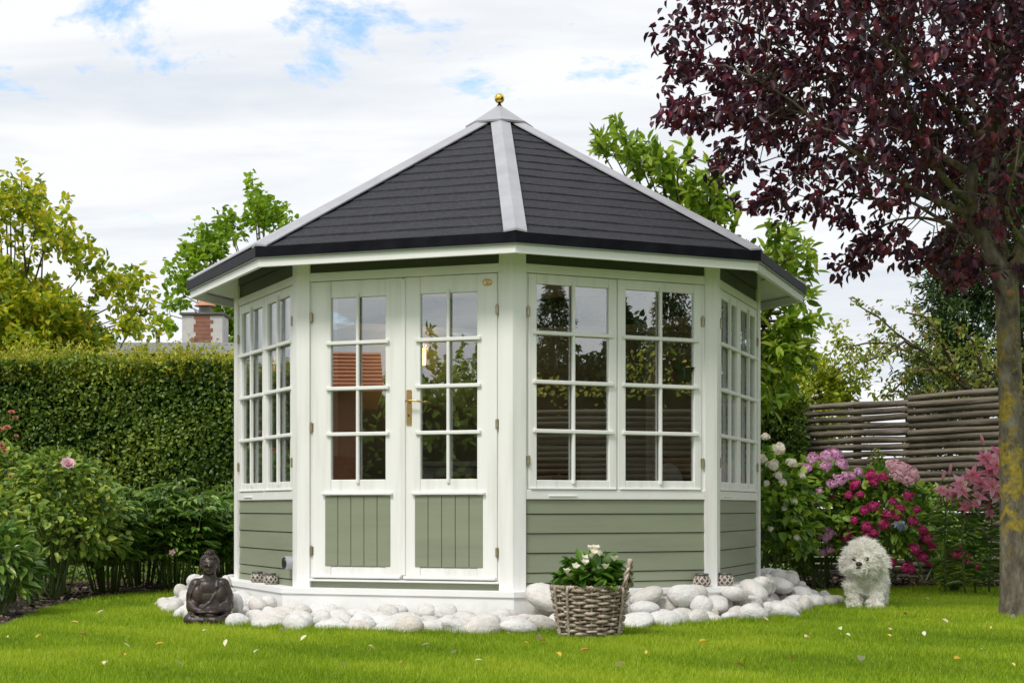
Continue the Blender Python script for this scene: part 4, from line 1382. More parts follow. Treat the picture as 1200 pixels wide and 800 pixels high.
# ================================================================== TREES
def ellip_clusters(n, c, r, zlow=None, shell=.45):
    """cluster centres inside an ellipsoid, denser to the outside, with lobes"""
    d = runit(n)
    q = (shell + (1 - shell) * RNG.random(n)) ** .7
    lob = 1 + .13 * np.sin(d[:, 0] * 5 + d[:, 2] * 3.1) + .12 * np.sin(d[:, 1] * 6 + d[:, 2] * 4.3 + 2) + .08 * np.sin(d[:, 2] * 9 + d[:, 0] * 7)
    return np.array(c) + d * (q * lob)[:, None] * np.array(r), d


def tree(name, base, c, r, label, mat_key, ncl, nper, leaf, twigL=.35, group=None, trunk_r=.10, wr=.55, droop=.25, bark='bark', spread=.03, cat='tree', shell=.45, nlimb=12, extra=None, parts=0):
    bx, by = base
    e_ = empty(name, (bx, by, 0))
    tag(e_, label, cat, group)
    off = np.array([bx, by, 0])
    c = np.array(c) - off
    cl, d = ellip_clusters(ncl, c, r, shell=shell)
    if extra is not None:
        ex = np.array(extra) - off
        ex = ex + RNG.normal(size=ex.shape) * .09; cl = np.concatenate([cl, ex]); d = np.concatenate([d, nrm(ex - c)])
    dirs = nrm(d + np.array([0, 0, .35]) + RNG.normal(size=cl.shape) * .35)
    p, dd, up, ln = twigs(cl, dirs, nper, twigL * RNG.uniform(.6, 1.3, len(cl)), spread, leaf, droop)
    if parts:
        k_ = RNG.permutation(len(p)); pi_ = k_[:parts]; re_ = k_[parts:]
        leaf_parts(e_, 'leaf', p[pi_], dd[pi_], up[pi_], ln[pi_], M[mat_key], wr)
        p, dd, up, ln = p[re_], dd[re_], up[re_], ln[re_]
    leaves('crown', p, dd, up, ln, M[mat_key], e_, wr)
    mb = MB()
    top = Vector(c) + Vector((0, 0, r[2] * .5))
    tp = limb(mb, (0, 0, -.05), top, trunk_r, trunk_r * .25, wob=.03, seg=10, n=9)
    for i in range(nlimb):
        a = tp[random.randrange(3, 9)]
        b_ = Vector(cl[random.randrange(len(cl))])
        limb(mb, a, b_, trunk_r * .38, .008, sag=-.05, wob=.07, n=6)
    tw = RNG.permutation(len(cl))[:min(len(cl), 140)]
    for i in tw:
        a = Vector(cl[i]); q = a.lerp(Vector(c), .35)
        mb.tube([q, a, a + Vector(dirs[i]) * twigL], [.012, .007, .003], 4)
    mb.build('trunk', M[bark], e_, smooth=True)
    return e_


# left background: yellow-green maple, fresh poplar, both beyond the hedge
q = P(45, 330, 20)
tree('maple_tree', (q.x - .3, 20.4), (q.x - .38, 20.2, 2.62), (1.05, 1.2, .95), 'yellow-green maple with gold-tinged leaves rising above the hedge', 'L_maple', 1350, 17, .105, .30, trunk_r=.10, wr=.62, droop=.3, cat='tree',
     extra=[P(u, v, 20 + random.uniform(-.5, .5)) for u, v in [(5, 232), (20, 240), (35, 250), (50, 262), (15, 265), (45, 285), (70, 290), (0, 250), (-10, 240), (60, 275), (80, 300), (95, 312), (130, 335), (148, 350), (152, 375), (140, 360), (120, 350), (105, 330), (150, 398), (135, 385), (-20, 255), (30, 270), (10, 290), (62, 300)] for _ in range(6)])
q = P(285, 320, 27)
tree('poplar_tree', (q.x + .5, 27.5), (q.x + .35, 27.3, 3.5), (.9, .9, 1.35), 'fresh green young tree standing behind the neighbour chimney', 'L_poplar', 420, 15, .115, .32, trunk_r=.08, wr=.8,
     extra=[P(u, v, 27.2 + random.uniform(-.5, .5)) for u, v in [(302, 240), (300, 250), (308, 258), (322, 262), (332, 268), (296, 262), (278, 268), (272, 280), (258, 284), (245, 290), (238, 300), (225, 312), (228, 322), (240, 318), (222, 335), (250, 305), (262, 300), (215, 350), (230, 345), (205, 380), (255, 330), (265, 350), (262, 375), (270, 390)] for _ in range(7)])
# magnolia just behind the summer house
q = P(805, 300, 15.6)
tree('magnolia_tree', (q.x + .15, 15.9), (q.x + .16, 15.7, 2.50), (.74, .70, .98), 'broad-leaved bright green magnolia rising behind the roof', 'L_magnolia', 300, 13, .14, .20, trunk_r=.07, wr=.42, droop=.1, spread=.02, parts=260,
     extra=[P(u, v, 15.5 + random.uniform(-.35, .35)) for u, v in [(715, 180), (722, 188), (740, 195), (752, 186), (765, 200), (780, 205), (795, 215), (770, 222), (805, 228), (825, 232), (840, 245), (850, 252), (830, 250), (812, 248), (935, 308), (928, 318), (915, 305), (900, 300), (920, 335), (915, 350), (900, 360), (930, 365), (925, 385), (935, 400), (915, 395), (900, 410), (910, 430), (925, 420), (898, 440), (905, 385), (890, 400)] for _ in range(5)])
# lime shrub behind the small hedge
tree('lime_shrub', (3.55, 20.4), (3.50, 20.4, 2.05), (.85, .6, .62), 'lime green leafy shrub above the short clipped hedge', 'L_lime', 480, 15, .08, .24, trunk_r=.04, wr=.5, cat='shrub', droop=.1,
     extra=[P(u, v, 20.2 + random.uniform(-.4, .4)) for u, v in [(965, 410), (972, 402), (950, 425), (985, 425), (995, 440), (1005, 425), (1012, 445), (920, 430), (935, 418), (1015, 460), (905, 445), (990, 455), (900, 460)] for _ in range(4)])
# dark conifer on the right
cf = empty('thuja_conifer', (6.15, 19.8, 0)); tag(cf, 'dense dark green conifer behind the pole fence and plum tree', 'tree')
n = 3200
zz = RNG.uniform(.8, 5.2, n); w = RNG.uniform(0, 2 * PI, n)
rad = 1.15 * np.clip((5.6 - zz) / 3.2, .15, 1) ** .7 * np.sqrt(RNG.uniform(.25, 1, n)) * (1 + .12 * np.sin(zz * 5 + w * 3))
cl = np.column_stack([np.cos(w) * rad, np.sin(w) * rad, zz])
dirs = nrm(np.column_stack([np.cos(w), np.sin(w), RNG.uniform(-.1, .6, n)]))
p, d, up, ln = twigs(cl, dirs, 16, .30, .03, .10, .15, .8)
leaves('foliage', p, d, up, ln, M['L_conifer'], cf, .32)
mb = MB(); limb(mb, (0, 0, 0), (0, 0, 5.3), .11, .02, wob=.01)
for i in range(60):
    j = random.randrange(n); mb.tube([(0, 0, cl[j, 2] - .2), cl[j]], [.02, .006], 5)
mb.build('trunk', M['bark'], cf, smooth=True)

# thin apple branches over the fence
ap = empty('apple_tree', (P(1150, 480, 17.6).x, 17.9, 0)); tag(ap, 'sparse apple tree with thin arching branches over the fence', 'tree')
ox, oy = ap.location.x, 17.9


def LP(u, v, dd_=17.6):
    p = P(u, v, dd_); return Vector((p.x - ox, p.y - oy, p.z))


mb = MB(); cl = []; dr = []
limb(mb, (0, 0, 0), LP(1148, 470), .05, .035, wob=.02)
brs = [[(1148, 470), (1130, 448), (1105, 425), (1075, 408), (1050, 390), (1030, 372), (1004, 357)], [(1130, 448), (1100, 430), (1070, 415), (1040, 402), (1015, 402), (988, 408)], [(1140, 460), (1105, 434), (1075, 432), (1058, 446), (1045, 460)],
       [(1125, 445), (1110, 415), (1098, 390), (1085, 372), (1062, 366)], [(1148, 470), (1150, 430), (1140, 400), (1120, 380)], [(1146, 465), (1165, 440), (1180, 420)], [(1075, 408), (1060, 400), (1035, 415), (1012, 425)], [(1140, 460), (1120, 455), (1095, 455), (1072, 462)]]
for br_ in brs:
    dd0 = 17.6 + random.uniform(-.3, .3)
    pts = [LP(u, v, 17.6 + (dd0 - 17.6) * i / len(br_)) for i, (u, v) in enumerate(br_)]
    mb.tube(pts, [.022 * (1 - .8 * i / len(pts)) for i in range(len(pts))], 6)
    for i in range(1, len(pts)):
        for k in range(7 if i > 1 else 3):
            a = pts[i - 1].lerp(pts[i], random.random()) + Vector([random.gauss(0, .035) for _ in range(3)])
            cl.append(a); dr.append((pts[i] - pts[i - 1]).normalized() + Vector([random.gauss(0, .6) for _ in range(3)]))
for i in range(110):
    u, v = random.uniform(1080, 1195), random.uniform(395, 470)
    cl.append(LP(u, v, 17.7 + random.uniform(-.3, .5))); dr.append(Vector([random.gauss(0, 1) for _ in range(3)]))
cl = np.array(cl); dr = nrm(np.array(dr))
p, d, up, ln = twigs(cl, dr, 8, .12, .022, .062, .3, .5)
leaves('crown', p, d, up, ln, M['L_apple'], ap, .55)
mb.build('trunk', M['bark'], ap, smooth=True)

# ---- purple plum tree
random.seed(11)
TX, TY = 3.42, 11.05
pt = empty('purple_plum_tree', (TX, TY, 0)); tag(pt, 'purple-leaved plum tree with lichen-spotted trunk at the lawn edge', 'tree')


def TL(u, v, d=TY):
    p = P(u, v, d); return Vector((p.x - TX, p.y - TY, p.z))


mb = MB()
mb.tube([(.0, 0, -.06), (-.003, 0, .03), (-.006, 0, .12), TL(1187, 640), TL(1186, 560), TL(1185, 480), TL(1182, 400), TL(1180, 345), TL(1176, 318)], [.140, .116, .100, .088, .084, .082, .079, .080, .088], 16)
trunk = mb.build('trunk', M['lichen'], pt, smooth=True)
mb = MB(); mb.ell(TL(1183, 345) + Vector((-.02, -.074, 0)), (.030, .012, .027), 12, 8); mb.build('pruning_scar', M['wood'], pt, smooth=True)
mb = MB()
main = [
    ([(1176, 322), (1150, 278), (1137, 248), (1140, 200), (1152, 160), (1170, 110), (1180, 60), (1192, 0), (1200, -70)], .060, 0.0),
    ([(1178, 322), (1168, 270), (1164, 220), (1166, 160), (1168, 100), (1160, 40), (1150, -40)], .052, .35),
    ([(1182, 330), (1200, 285), (1225, 240), (1250, 180), (1270, 110), (1290, 30)], .060, .1),
    ([(1140, 240), (1112, 215), (1080, 170), (1065, 120), (1058, 75), (1040, 20)], .028, -.5),
    ([(1138, 252), (1105, 238), (1070, 222), (1020, 190), (975, 160), (930, 120), (880, 90)], .026, -.3),
    ([(1140, 205), (1100, 180), (1060, 150), (1010, 120), (950, 80), (890, 40), (830, 10)], .026, .5),
    ([(1152, 165), (1120, 130), (1090, 100), (1050, 60), (1000, 20), (950, -40)], .024, -.7),
    ([(1150, 278), (1110, 262), (1075, 255), (1040, 262), (1010, 285)], .018, .2),
    ([(1164, 215), (1190, 190), (1210, 150), (1240, 100)], .024, -.9),
    ([(1166, 150), (1130, 110), (1100, 50), (1080, -30)], .024, .9),
    ([(1168, 100), (1200, 60), (1240, 10)], .02, .8),
    ([(1160, 290), (1130, 275), (1090, 250), (1060, 235), (1000, 230), (940, 205), (880, 195)], .018, .9),
    ([(1200, 285), (1180, 250), (1190, 200), (1215, 160)], .02, -1.2),
    ([(1225, 240), (1270, 230), (1310, 200)], .024, .4),
]
nodes = []
for pth, r0, dof in main:
    nn_ = len(pth)
    pts = [TL(u, v, TY + dof * (i / (nn_ - 1)) ** .8 * 1.6) for i, (u, v) in enumerate(pth)]
    # smooth
    sm_ = []
    for i in range(nn_ - 1):
        for s_ in range(3):
            q = s_ / 3
            p0 = pts[max(i - 1, 0)]; p1 = pts[i]; p2 = pts[i + 1]; p3 = pts[min(i + 2, nn_ - 1)]
            sm_.append(.5 * ((2 * p1) + (p2 - p0) * q + (2 * p0 - 5 * p1 + 4 * p2 - p3) * q * q + (3 * p1 - p0 - 3 * p2 + p3) * q ** 3))
    sm_.append(pts[-1])
    mb.tube(sm_, [r0 * (1 - .82 * i / (len(sm_) - 1)) for i in range(len(sm_))], 8)
    nodes += sm_[3:]
mb.build('limbs', M['lichen'], pt, smooth=True)
# crown volume measured from the trunk axis
n = 7000
rr = 2.55 * np.sqrt(RNG.random(n)); w = RNG.uniform(0, 2 * PI, n)
zz = RNG.uniform(2.1, 6.0, n)
cx_, cy_ = np.cos(w) * rr, np.sin(w) * rr
low = np.interp(rr, [0, .5, 1.0, 1.5, 2.0, 2.4, 2.6], [2.85, 2.68, 2.74, 3.02, 3.40, 3.75, 4.1])
low = low + .20 * np.sin(w * 5 + rr * 3) + .12 * np.sin(w * 11 + 1)
low = CZ + (low - CZ) * np.maximum(.96, (TY + cy_ * 1.05) / TY)
hi = 5.9 - (rr / 2.6) ** 2 * 1.6
rlim = 1.90 + .22 * np.sin(zz * 6 + w * 4) + .12 * np.sin(zz * 13 + w * 9) - .25 * np.clip(zz - 4.0, 0, 1)
ok = (zz > low) & (zz < hi) & (rr < rlim) & (RNG.random(n) < np.clip(.25 + .85 * (rr / 2.2), 0, 1))
cl = np.column_stack([cx_, cy_, zz])[ok]
# drooping spurs seen at the lower edge
spur = [(1010, 300), (1018, 302), (1022, 290), (1030, 285), (1072, 298), (1080, 304), (1085, 290), (868, 200), (875, 192), (890, 186), (815, 132), (822, 140), (828, 125), (812, 45), (825, 60), (830, 52), (818, 100), (840, 20), (850, 40), (860, 70), (845, 90), (870, 110), (855, 130), (880, 30), (890, 60), (875, 140), (840, 150), (900, 90), (865, 10), (905, 20), (885, 160), (910, 150), (905, 235), (915, 228), (985, 242), (990, 230), (940, 222), (960, 225), (1120, 330), (1135, 322), (1128, 310), (1120, 295), (1140, 300), (1105, 285), (1150, 310), (820, 25), (812, 80), (1060, 270), (1050, 260), (1100, 300), (1190, 310), (1195, 295), (1198, 330)]
sp_ = np.array([TL(u, v, TY + random.uniform(-.4, .4)) for u, v in spur for _ in range(2)])
cl = np.concatenate([cl, sp_ + RNG.normal(size=sp_.shape) * .03])
dirs = nrm(np.column_stack([cl[:, 0], cl[:, 1], np.full(len(cl), -.1)]) * .7 + RNG.normal(size=cl.shape) * .55)
p, d, up, ln = twigs(cl, dirs, 18, .24, .030, .076, .55, .35, .6)
leaves('crown', p, d, up, ln, M['L_plum'], pt, .55, .22, .15)
# twigs from the limbs to the leaf clusters
mb = MB()
nd = np.array([tuple(q) for q in nodes])
for i in RNG.permutation(len(cl))[:900]:
    j = random.choice(np.argsort(((nd - cl[i]) ** 2).sum(1) + .3 * np.maximum(0, nd[:, 2] - cl[i, 2]))[:7].tolist())
    a = Vector(nd[j]); b_ = Vector(cl[i])
    if (a - b_).length > .75: continue
    mid = a.lerp(b_, .5) + Vector([random.gauss(0, .04) for _ in range(3)]) + Vector((0, 0, .05))
    mb.tube([a, mid, b_, b_ + Vector(dirs[i]) * .18], [.007, .005, .0035, .002], 4)
mb.build('twigs', M['bark'], pt, kind='stuff')

# ================================================================== NEIGHBOUR HOUSE
nh = empty('neighbour_house', (P(205, 400, 24).x, 26.5, 0)); tag(nh, 'low neighbour building with grey felt roof beyond the hedge', 'house')
wl_ = MB().box(-1.6, 6.5, -2.0, 2.0, 0, 3.04).build('wall', M['render'], nh)
mb = MB(); mb.hexa([(-1.8, -2.3, 3.05), (6.7, -2.3, 3.05), (6.7, 2.2, 3.05), (-1.8, 2.2, 3.05)], [(-1.8, -2.3, 3.17), (6.7, -2.3, 3.17), (6.7, 2.2, 3.34), (-1.8, 2.2, 3.34)])
rf_ = mb.build('roof', M['roofgrey'], nh)
MB().box(-1.82, 6.72, -2.34, -2.302, 3.03, 3.195).build('fascia', M['flash'], rf_)
for x in (-.8, 1.2, 3.4):
    w_ = MB().box(x - .5, x + .5, -2.05, -2.002, .9, 2.1).build('window', M['white'], nh)
    MB().box(x - .43, x + .43, -2.062, -2.052, .97, 2.03).build('pane', M['drip'], w_)
ch = MB()
ch.box(-.31, .31, -.25, .25, 3.1, 3.66, .01)
cho = ch.build('chimney', M['whitewash'], nh, Matrix.Translation((.28, -1.6, 0)))
for zi in range(9):      # brick courses stand out where the wash has peeled
    MB().box(-.12 + .02 * math.sin(zi * 2), .14 + .03 * math.sin(zi * 3), -.258, -.2505, 3.10 + zi * .062, 3.152 + zi * .062, .003).build('brick_course', M['brickred'], cho)
MB().box(-.345, .345, -.285, .285, 3.662, 3.70, .008).build('capping', M['rim'], cho)
mb = MB(); mb.lathe([(.10, 3.70), (.10, 3.82)], 16); mb.build('chimney_pot', M['rim'], cho)
mb = MB(); mb.lathe([(.17, 3.822), (.12, 3.87), (.05, 3.94), (.01, 3.98)], 16); mb.build('copper_cowl', M['copper'], cho)
mb = MB(); mb.tube([(-.38, -1.9, 3.15), (-.38, -1.9, 3.38)], .03, 10); mb.tube([(-.38, -1.9, 3.36), (-.38, -1.9, 3.41)], .042, 10); mb.build('vent_pipe', M['black'], nh)


# ================================================================== FLOWER BED PLANTS
def floret_head(material, rad, flat, nfl, fs):
    """domed head of four-petalled florets"""
    nfl = int(nfl * 1.6)
    z = RNG.uniform(.0, 1, nfl) ** .75; w = RNG.uniform(0, 2 * PI, nfl)
    r = np.sqrt(1 - z * z)
    c_ = np.column_stack([r * np.cos(w) * rad, r * np.sin(w) * rad, z * rad * flat]) * (RNG.uniform(.78, 1.16, nfl) * (1 + .14 * np.sin(w * 3 + z * 4)))[:, None]
    nr = nrm(c_ / np.array([rad, rad, rad * flat]) ** 1 + RNG.normal(size=c_.shape) * .2)
    a = nrm(np.cross(nr, runit(nfl))); b_ = np.cross(nr, a)
    P_, D_, U_ = [], [], []
    for dv in (a, b_, -a, -b_):
        P_.append(c_); D_.append(dv + nr * .15); U_.append(nr)
    P_, D_, U_ = map(np.concatenate, (P_, D_, U_))
    v, f = leaf_geo(P_, D_, U_, fs * 1.12 * RNG.uniform(.8, 1.2, len(P_)), .95, .1, .1)
    return np_mesh('flower_head', v, f, np.repeat(np.tile(RNG.random(nfl), 4), 6), material)


def shrub(name, c, r, label, mat_key, n, leaf, wr=.6, heads=(), nstem=14, cat='shrub', group=None, parts=0):
    """rounded leafy shrub on several stems; c = ground point, r = (rx, ry, height)"""
    e_ = empty(name, (c[0], c[1], 0)); tag(e_, label, cat, group)
    n = int(n * 1.5)
    d = runit(n); d[:, 2] = np.abs(d[:, 2]) * 1.1 - .25
    q = RNG.uniform(.55, 1.04, n) ** .6
    lob = 1 + .10 * np.sin(d[:, 0] * 7 + d[:, 2] * 5) + .09 * np.sin(d[:, 1] * 8 + d[:, 2] * 7 + 1)
    pos = np.column_stack([d[:, 0] * r[0], d[:, 1] * r[1], .42 * r[2] + d[:, 2] * .58 * r[2]]) * np.column_stack([q * lob, q * lob, np.ones(n) * (.9 + .1 * q)])
    pos[:, 2] = np.maximum(pos[:, 2], .05)
    ax = nrm(d * np.array([1, 1, .4]) + RNG.normal(size=(n, 3)) * .5 + np.array([0, 0, -.15]))
    up = nrm(np.array([0, 0, 1.]) + d * .5 + RNG.normal(size=(n, 3)) * .35)
    ln = RNG.uniform(.65, 1.2, n) * leaf
    if parts:
        fr_ = np.argsort(pos[:, 1] - pos[:, 2] * .3)[:parts]
        msk = np.ones(n, bool); msk[fr_] = False
        leaf_parts(e_, 'leaf', pos[fr_], ax[fr_], up[fr_], ln[fr_], M[mat_key], wr)
        pos, ax, up, ln = pos[msk], ax[msk], up[msk], ln[msk]
    leaves('foliage', pos, ax, up, ln, M[mat_key], e_, wr, .15, .18)
    mb = MB()
    for i in range(nstem):
        j = random.randrange(len(pos))
        limb(mb, (random.uniform(-.1, .1) * r[0] * 2, random.uniform(-.1, .1) * r[1] * 2, 0), pos[j], .012, .004, wob=.06, seg=4, n=5)
    mb.build('stems', M['stem'], e_, kind='stuff')
    for (u, v, me, sc, fy) in heads:
        # place on the shrub's front surface along the view ray through that point
        ray = P(u, v, 1.0) - Vector((0, 0, CZ))
        best = None
        for t_ in np.linspace(c[1] - r[1] * 1.15, c[1] + r[1] * .6, 60):
            p_ = Vector((ray.x * t_, t_, CZ + ray.z * t_))
            e2 = ((p_.x - c[0]) / (r[0] * 1.02)) ** 2 + ((p_.y - c[1]) / (r[1] * 1.02)) ** 2 + ((p_.z - .42 * r[2]) / (.62 * r[2])) ** 2
            if e2 <= 1: best = p_; break
        if best is None:
            t_ = c[1] - r[1] * .2
            best = Vector((ray.x * t_, t_, CZ + ray.z * t_))
        nv = Vector(((best.x - c[0]) / r[0], (best.y - c[1]) / r[1] - .35, .9)).normalized()
        mt = Matrix.Translation(Vector((best.x - c[0], best.y - c[1], best.z)) + nv * .035) @ nv.to_track_quat('Z', 'Y').to_matrix().to_4x4() @ Matrix.Rotation(random.random() * 6, 4, 'Z') @ Matrix.Scale(sc * (1.0 if me.name.startswith('rose') else .68), 4)
        link('flower_head', me, e_, mt)
    return e_


HW = [floret_head(M['F_white'], .062, .45, 26, .026) for _ in range(3)]
HM = [floret_head(M['F_mauve'], .085, .40, 44, .021) for _ in range(3)]
HC = [floret_head(M['F_crim'], .072, .60, 52, .020) for _ in range(4)]
HP = [floret_head(M['F_pale'], .085, .50, 40, .024) for _ in range(2)]
HB = [floret_head(M['F_blue'], .075, .5, 30, .026)]
rc_ = random.choice
heads = [(u, v, rc_(HW), s, 0) for u, v, s in [(913, 529, 1.3), (905, 548, 1.1), (926, 545, 1.0), (911, 560, .8), (916, 568, .8), (898, 569, .6), (897, 515, .8), (930, 590, .5), (918, 598, .5), (903, 622, .5), (932, 632, .6), (893, 540, .9), (938, 560, .6)]]
shrub('hydrangea', (P(905, 600, 14.2).x, 14.4), (.42, .5, 1.36), 'hydrangea with white flower heads against the summer house wall', 'L_hyd', 900, .105, .62, heads, parts=120, group='hydrangeas below the fence')
heads = [(u, v, rc_(HM), s, 0) for u, v, s in [(953, 540, 1.0), (969, 537, 1.1), (978, 535, 1.0), (944, 552, 1.0), (967, 549, .9), (985, 546, 1.0), (983, 565, 1.0), (974, 570, .8), (990, 560, .7), (967, 628, 1.25), (972, 646, .7), (963, 650, .7), (955, 592, .5), (960, 578, .5), (1004, 556, .8), (996, 560, .7)]]
shrub('hydrangea', (P(966, 600, 14.7).x, 14.95), (.50, .5, 1.30), 'hydrangea with mauve flower heads behind the dog', 'L_hyd', 1050, .105, .62, heads, parts=120, group='hydrangeas below the fence')
heads = [(u, v, rc_(HC), s, 0) for u, v, s in [(1003, 571, 1.0), (1022, 560, 1.1), (1035, 562, .9), (1024, 568, .8), (979, 589, 1.1), (996, 583, .8), (1009, 582, .7), (1063, 584, .9), (1014, 601, .9), (1024, 596, 1.0), (1040, 605, .9), (1051, 607, 1.0), (1036, 617, 1.0), (994, 630, 1.1), (1016, 620, 1.0), (1015, 630, .9), (1024, 627, .8), (1068, 613, .9), (1079, 624, .9), (1084, 634, 1.2), (1070, 646, 1.1), (1078, 655, 1.1), (1085, 662, .8), (1088, 643, 1.0), (1042, 661, 1.0), (1062, 668, 1.1), (1030, 645, .6), (1046, 590, .7), (1054, 598, .8), (1072, 600, .7), (1002, 612, .8), (987, 645, .6)]]
heads += [(u, v, rc_(HP), s, 0) for u, v, s in [(1046, 549, 1.1), (1056, 552, 1.2), (1066, 558, 1.1), (1050, 560, 1.0), (1062, 565, 1.0), (1070, 562, .8)]] + [(1053, 618, HB[0], 1.0, 0)]
shrub('hydrangea', (P(1043, 600, 14.5).x, 14.8), (.50, .52, 1.20), 'hydrangea with crimson flower heads in front of the fence', 'L_hyd', 1150, .095, .62, heads, parts=120, group='hydrangeas below the fence')
# low tuft with a crimson head between hydrangea and lilies
shrub('small_shrub', (P(1118, 670, 14.3).x, 14.3), (.16, .16, .26), 'tiny feathery green tuft at the bed edge below the lilies', 'L_lime', 420, .055, .2, [], cat='shrub')
shrub('hydrangea', (P(1132, 650, 14.9).x, 15.0), (.22, .22, .52), 'low hydrangea with a drooping crimson cluster below the lilies', 'L_hyd', 220, .08, .6, [(u, v, rc_(HC), s, 0) for u, v, s in [(1118, 652, 1.0), (1128, 655, 1.2), (1135, 662, 1.0), (1142, 665, .8), (1122, 645, .8)]], group='hydrangeas below the fence')
# climbing shoots in front of the fence
shrub('climbing_plant', (P(1028, 560, 16.3).x, 16.3), (.13, .12, 1.45), 'slender pale green climber rising before the pole fence', 'L_apple', 260, .06, .5, [], cat='plant')
shrub('leafy_shrub', (P(1085, 600, 16.2).x, 16.0), (.55, .4, 1.05), 'dark leafy shrub between crimson hydrangea and lilies', 'L_hyd', 900, .075, .45, [], cat='shrub')
shrub('leafy_shrub', (P(1260, 600, 15.0).x, 14.9), (.7, .5, 1.3), 'leafy green shrub behind the plum trunk', 'L_hyd', 800, .08, .5, [], cat='shrub')

# lilies
lp_me = None
v, f = leaf_geo(np.zeros((1, 3)), np.array([[1., 0, .35]]), np.array([[-.3, 0, 1.]]), .085, .55, .25, .45)
lpet = [np_mesh('petal', v, f, np.full(6, q), M['F_lily']) for q in (.1, .4, .65, .95)]
stam = MB()
for i in range(6):
    w = i * PI / 3 + .3
    stam.tube([(0, 0, 0), (.012 * math.cos(w), .012 * math.sin(w), .03), (.03 * math.cos(w), .03 * math.sin(w), .06)], .0015, 4)
    stam.ell((.03 * math.cos(w), .03 * math.sin(w), .061), (.006, .003, .003), 6, 4)
stam.tube([(0, 0, -.03), (0, 0, .004)], [.006, .012], 6)
stam_me = stam.mesh('flower', M['copper'])
bud_me = MB(); bud_me.ell((0, 0, .045), (.014, .014, .05), 10, 8); bud_me = bud_me.mesh('bud', M['F_pale'], True)
lil = [(1112, 578, .9), (1124, 566, 1.0), (1118, 580, 1.0), (1127, 574, 1.0), (1140, 556, 1.0), (1149, 566, 1.1), (1160, 553, 1.2), (1158, 540, 1.1), (1168, 545, 1.1), (1172, 530, 1.0), (1152, 536, .9), (1163, 570, 1.1), (1170, 580, 1.1), (1138, 590, .9), (1146, 583, 1.0), (1155, 590, .8), (1102, 574, .7), (1175, 560, 1.0), (1180, 570, 1.1), (1160, 600, .7), (1130, 594, .8), (1186, 545, 1.0), (1190, 585, 1.0), (1195, 530, 1.0)]
buds = {0: [(1113, 556)], 1: [(1104, 563)], 2: [(1153, 521)], 3: [(1171, 519)]}
gx = [1115, 1132, 1148, 1162, 1176, 1190]
for gi, ux in enumerate(gx):
    base = Vector((P(ux, 660, 13.9).x, 13.9 + random.uniform(-.15, .2), 0))
    e_ = empty('lily_plant', base)
    tag(e_, ['pink lily farthest from the plum trunk, with upright buds', 'fourth pink lily away from the plum trunk', 'third pink lily away from the plum trunk', 'second pink lily away from the plum trunk', 'pink lily at the edge of the plum trunk', 'pink lily hidden straight behind the plum trunk'][gi], 'lily', 'pink lilies beside the plum trunk')
    mine = [(u, v, s) for u, v, s in lil if min(range(6), key=lambda k: abs(gx[k] - u)) == gi]
    if not mine: mine = [(ux, 560, 1.0)]
    ymin = min(v for _, v, _ in mine)
    topz = P(ux, ymin + 12, base.y).z
    mb = MB(); sp_ = limb(mb, (0, 0, 0), (random.uniform(-.03, .03), -.02, topz), .010, .006, wob=.02, seg=6, n=6)
    for (u, v, s) in mine:
        p_ = P(u, v, base.y - .06 + random.uniform(-.06, .06)); lp = p_ - base
        mb.tube([(0, 0, min(topz, lp.z) - .06), (lp.x * .6, lp.y * .6, lp.z - .03), lp], [.005, .004, .003], 5)
        nv = Vector((lp.x * 1.5 + random.gauss(0, .3), -.8, .15 + random.gauss(0, .3))).normalized()
        fl = link('flower', stam_me, e_, Matrix.Translation(lp) @ nv.to_track_quat('Z', 'Y').to_matrix().to_4x4() @ Matrix.Rotation(random.random() * 2, 4, 'Z') @ Matrix.Scale(s * 1.06, 4))
        for k in range(6):
            link('petal', rc_(lpet), fl, Matrix.Rotation(k * PI / 3, 4, 'Z') @ Matrix.Scale(1.0 if k % 2 else .92, 4))
    for (u, v) in buds.get(gi, []):
        lp = P(u, v, base.y - .05) - base
        mb.tube([(0, 0, topz - .08), lp], [.004, .003], 5)
        link('bud', bud_me, e_, Matrix.Translation(lp) @ Matrix.Rotation(random.uniform(-.5, .3), 4, 'Y'))
    mb.build('stem', M['stem'], e_, smooth=True)
    n = 90
    zl = RNG.uniform(.10, topz - .03, n); w = RNG.uniform(0, 2 * PI, n)
    d = np.column_stack([np.cos(w), np.sin(w), RNG.uniform(-.1, .35, n)])
    leaves('foliage', np.column_stack([np.zeros(n), np.zeros(n), zl]), d, np.tile([0, 0, 1.], (n, 1)) + RNG.normal(size=(n, 3)) * .1, RNG.uniform(.11, .19, n), M['L_lily'], e_, .16, .2, .25)

# ---- left bed
rose_me = petal_mesh('rose_bloom', M['F_rose'], 8, .062, .15, 1.25, 5, -.45, .35)
cor_me = petal_mesh('coral_bloom', M['F_coral'], 7, .06, .35, .8, 3, -.1)
pin_me = petal_mesh('pink_bloom', M['F_rose'], 5, .035, .4, .8, 2, -.1)
shrub('rose_bush', (P(62, 600, 13.2).x, 13.3), (.52, .55, 1.32), 'rose bush with one pale pink bloom before the hedge', 'L_rose', 2000, .075, .68, [(79, 549, rose_me, 1.0, 0)], 30, parts=100)
shrub('rose_bush', (P(-6, 560, 14.6).x, 14.8), (.42, .5, 1.45), 'bush with small coral blooms at the hedge', 'L_rose', 1300, .07, .65, [(u, v, cor_me, s, 0) for u, v, s in [(13, 488, .9), (17, 494, .8), (8, 506, 1.0), (1, 508, .9), (2, 526, .9), (18, 515, .6), (12, 562, .7), (5, 532, .8)]], 20)
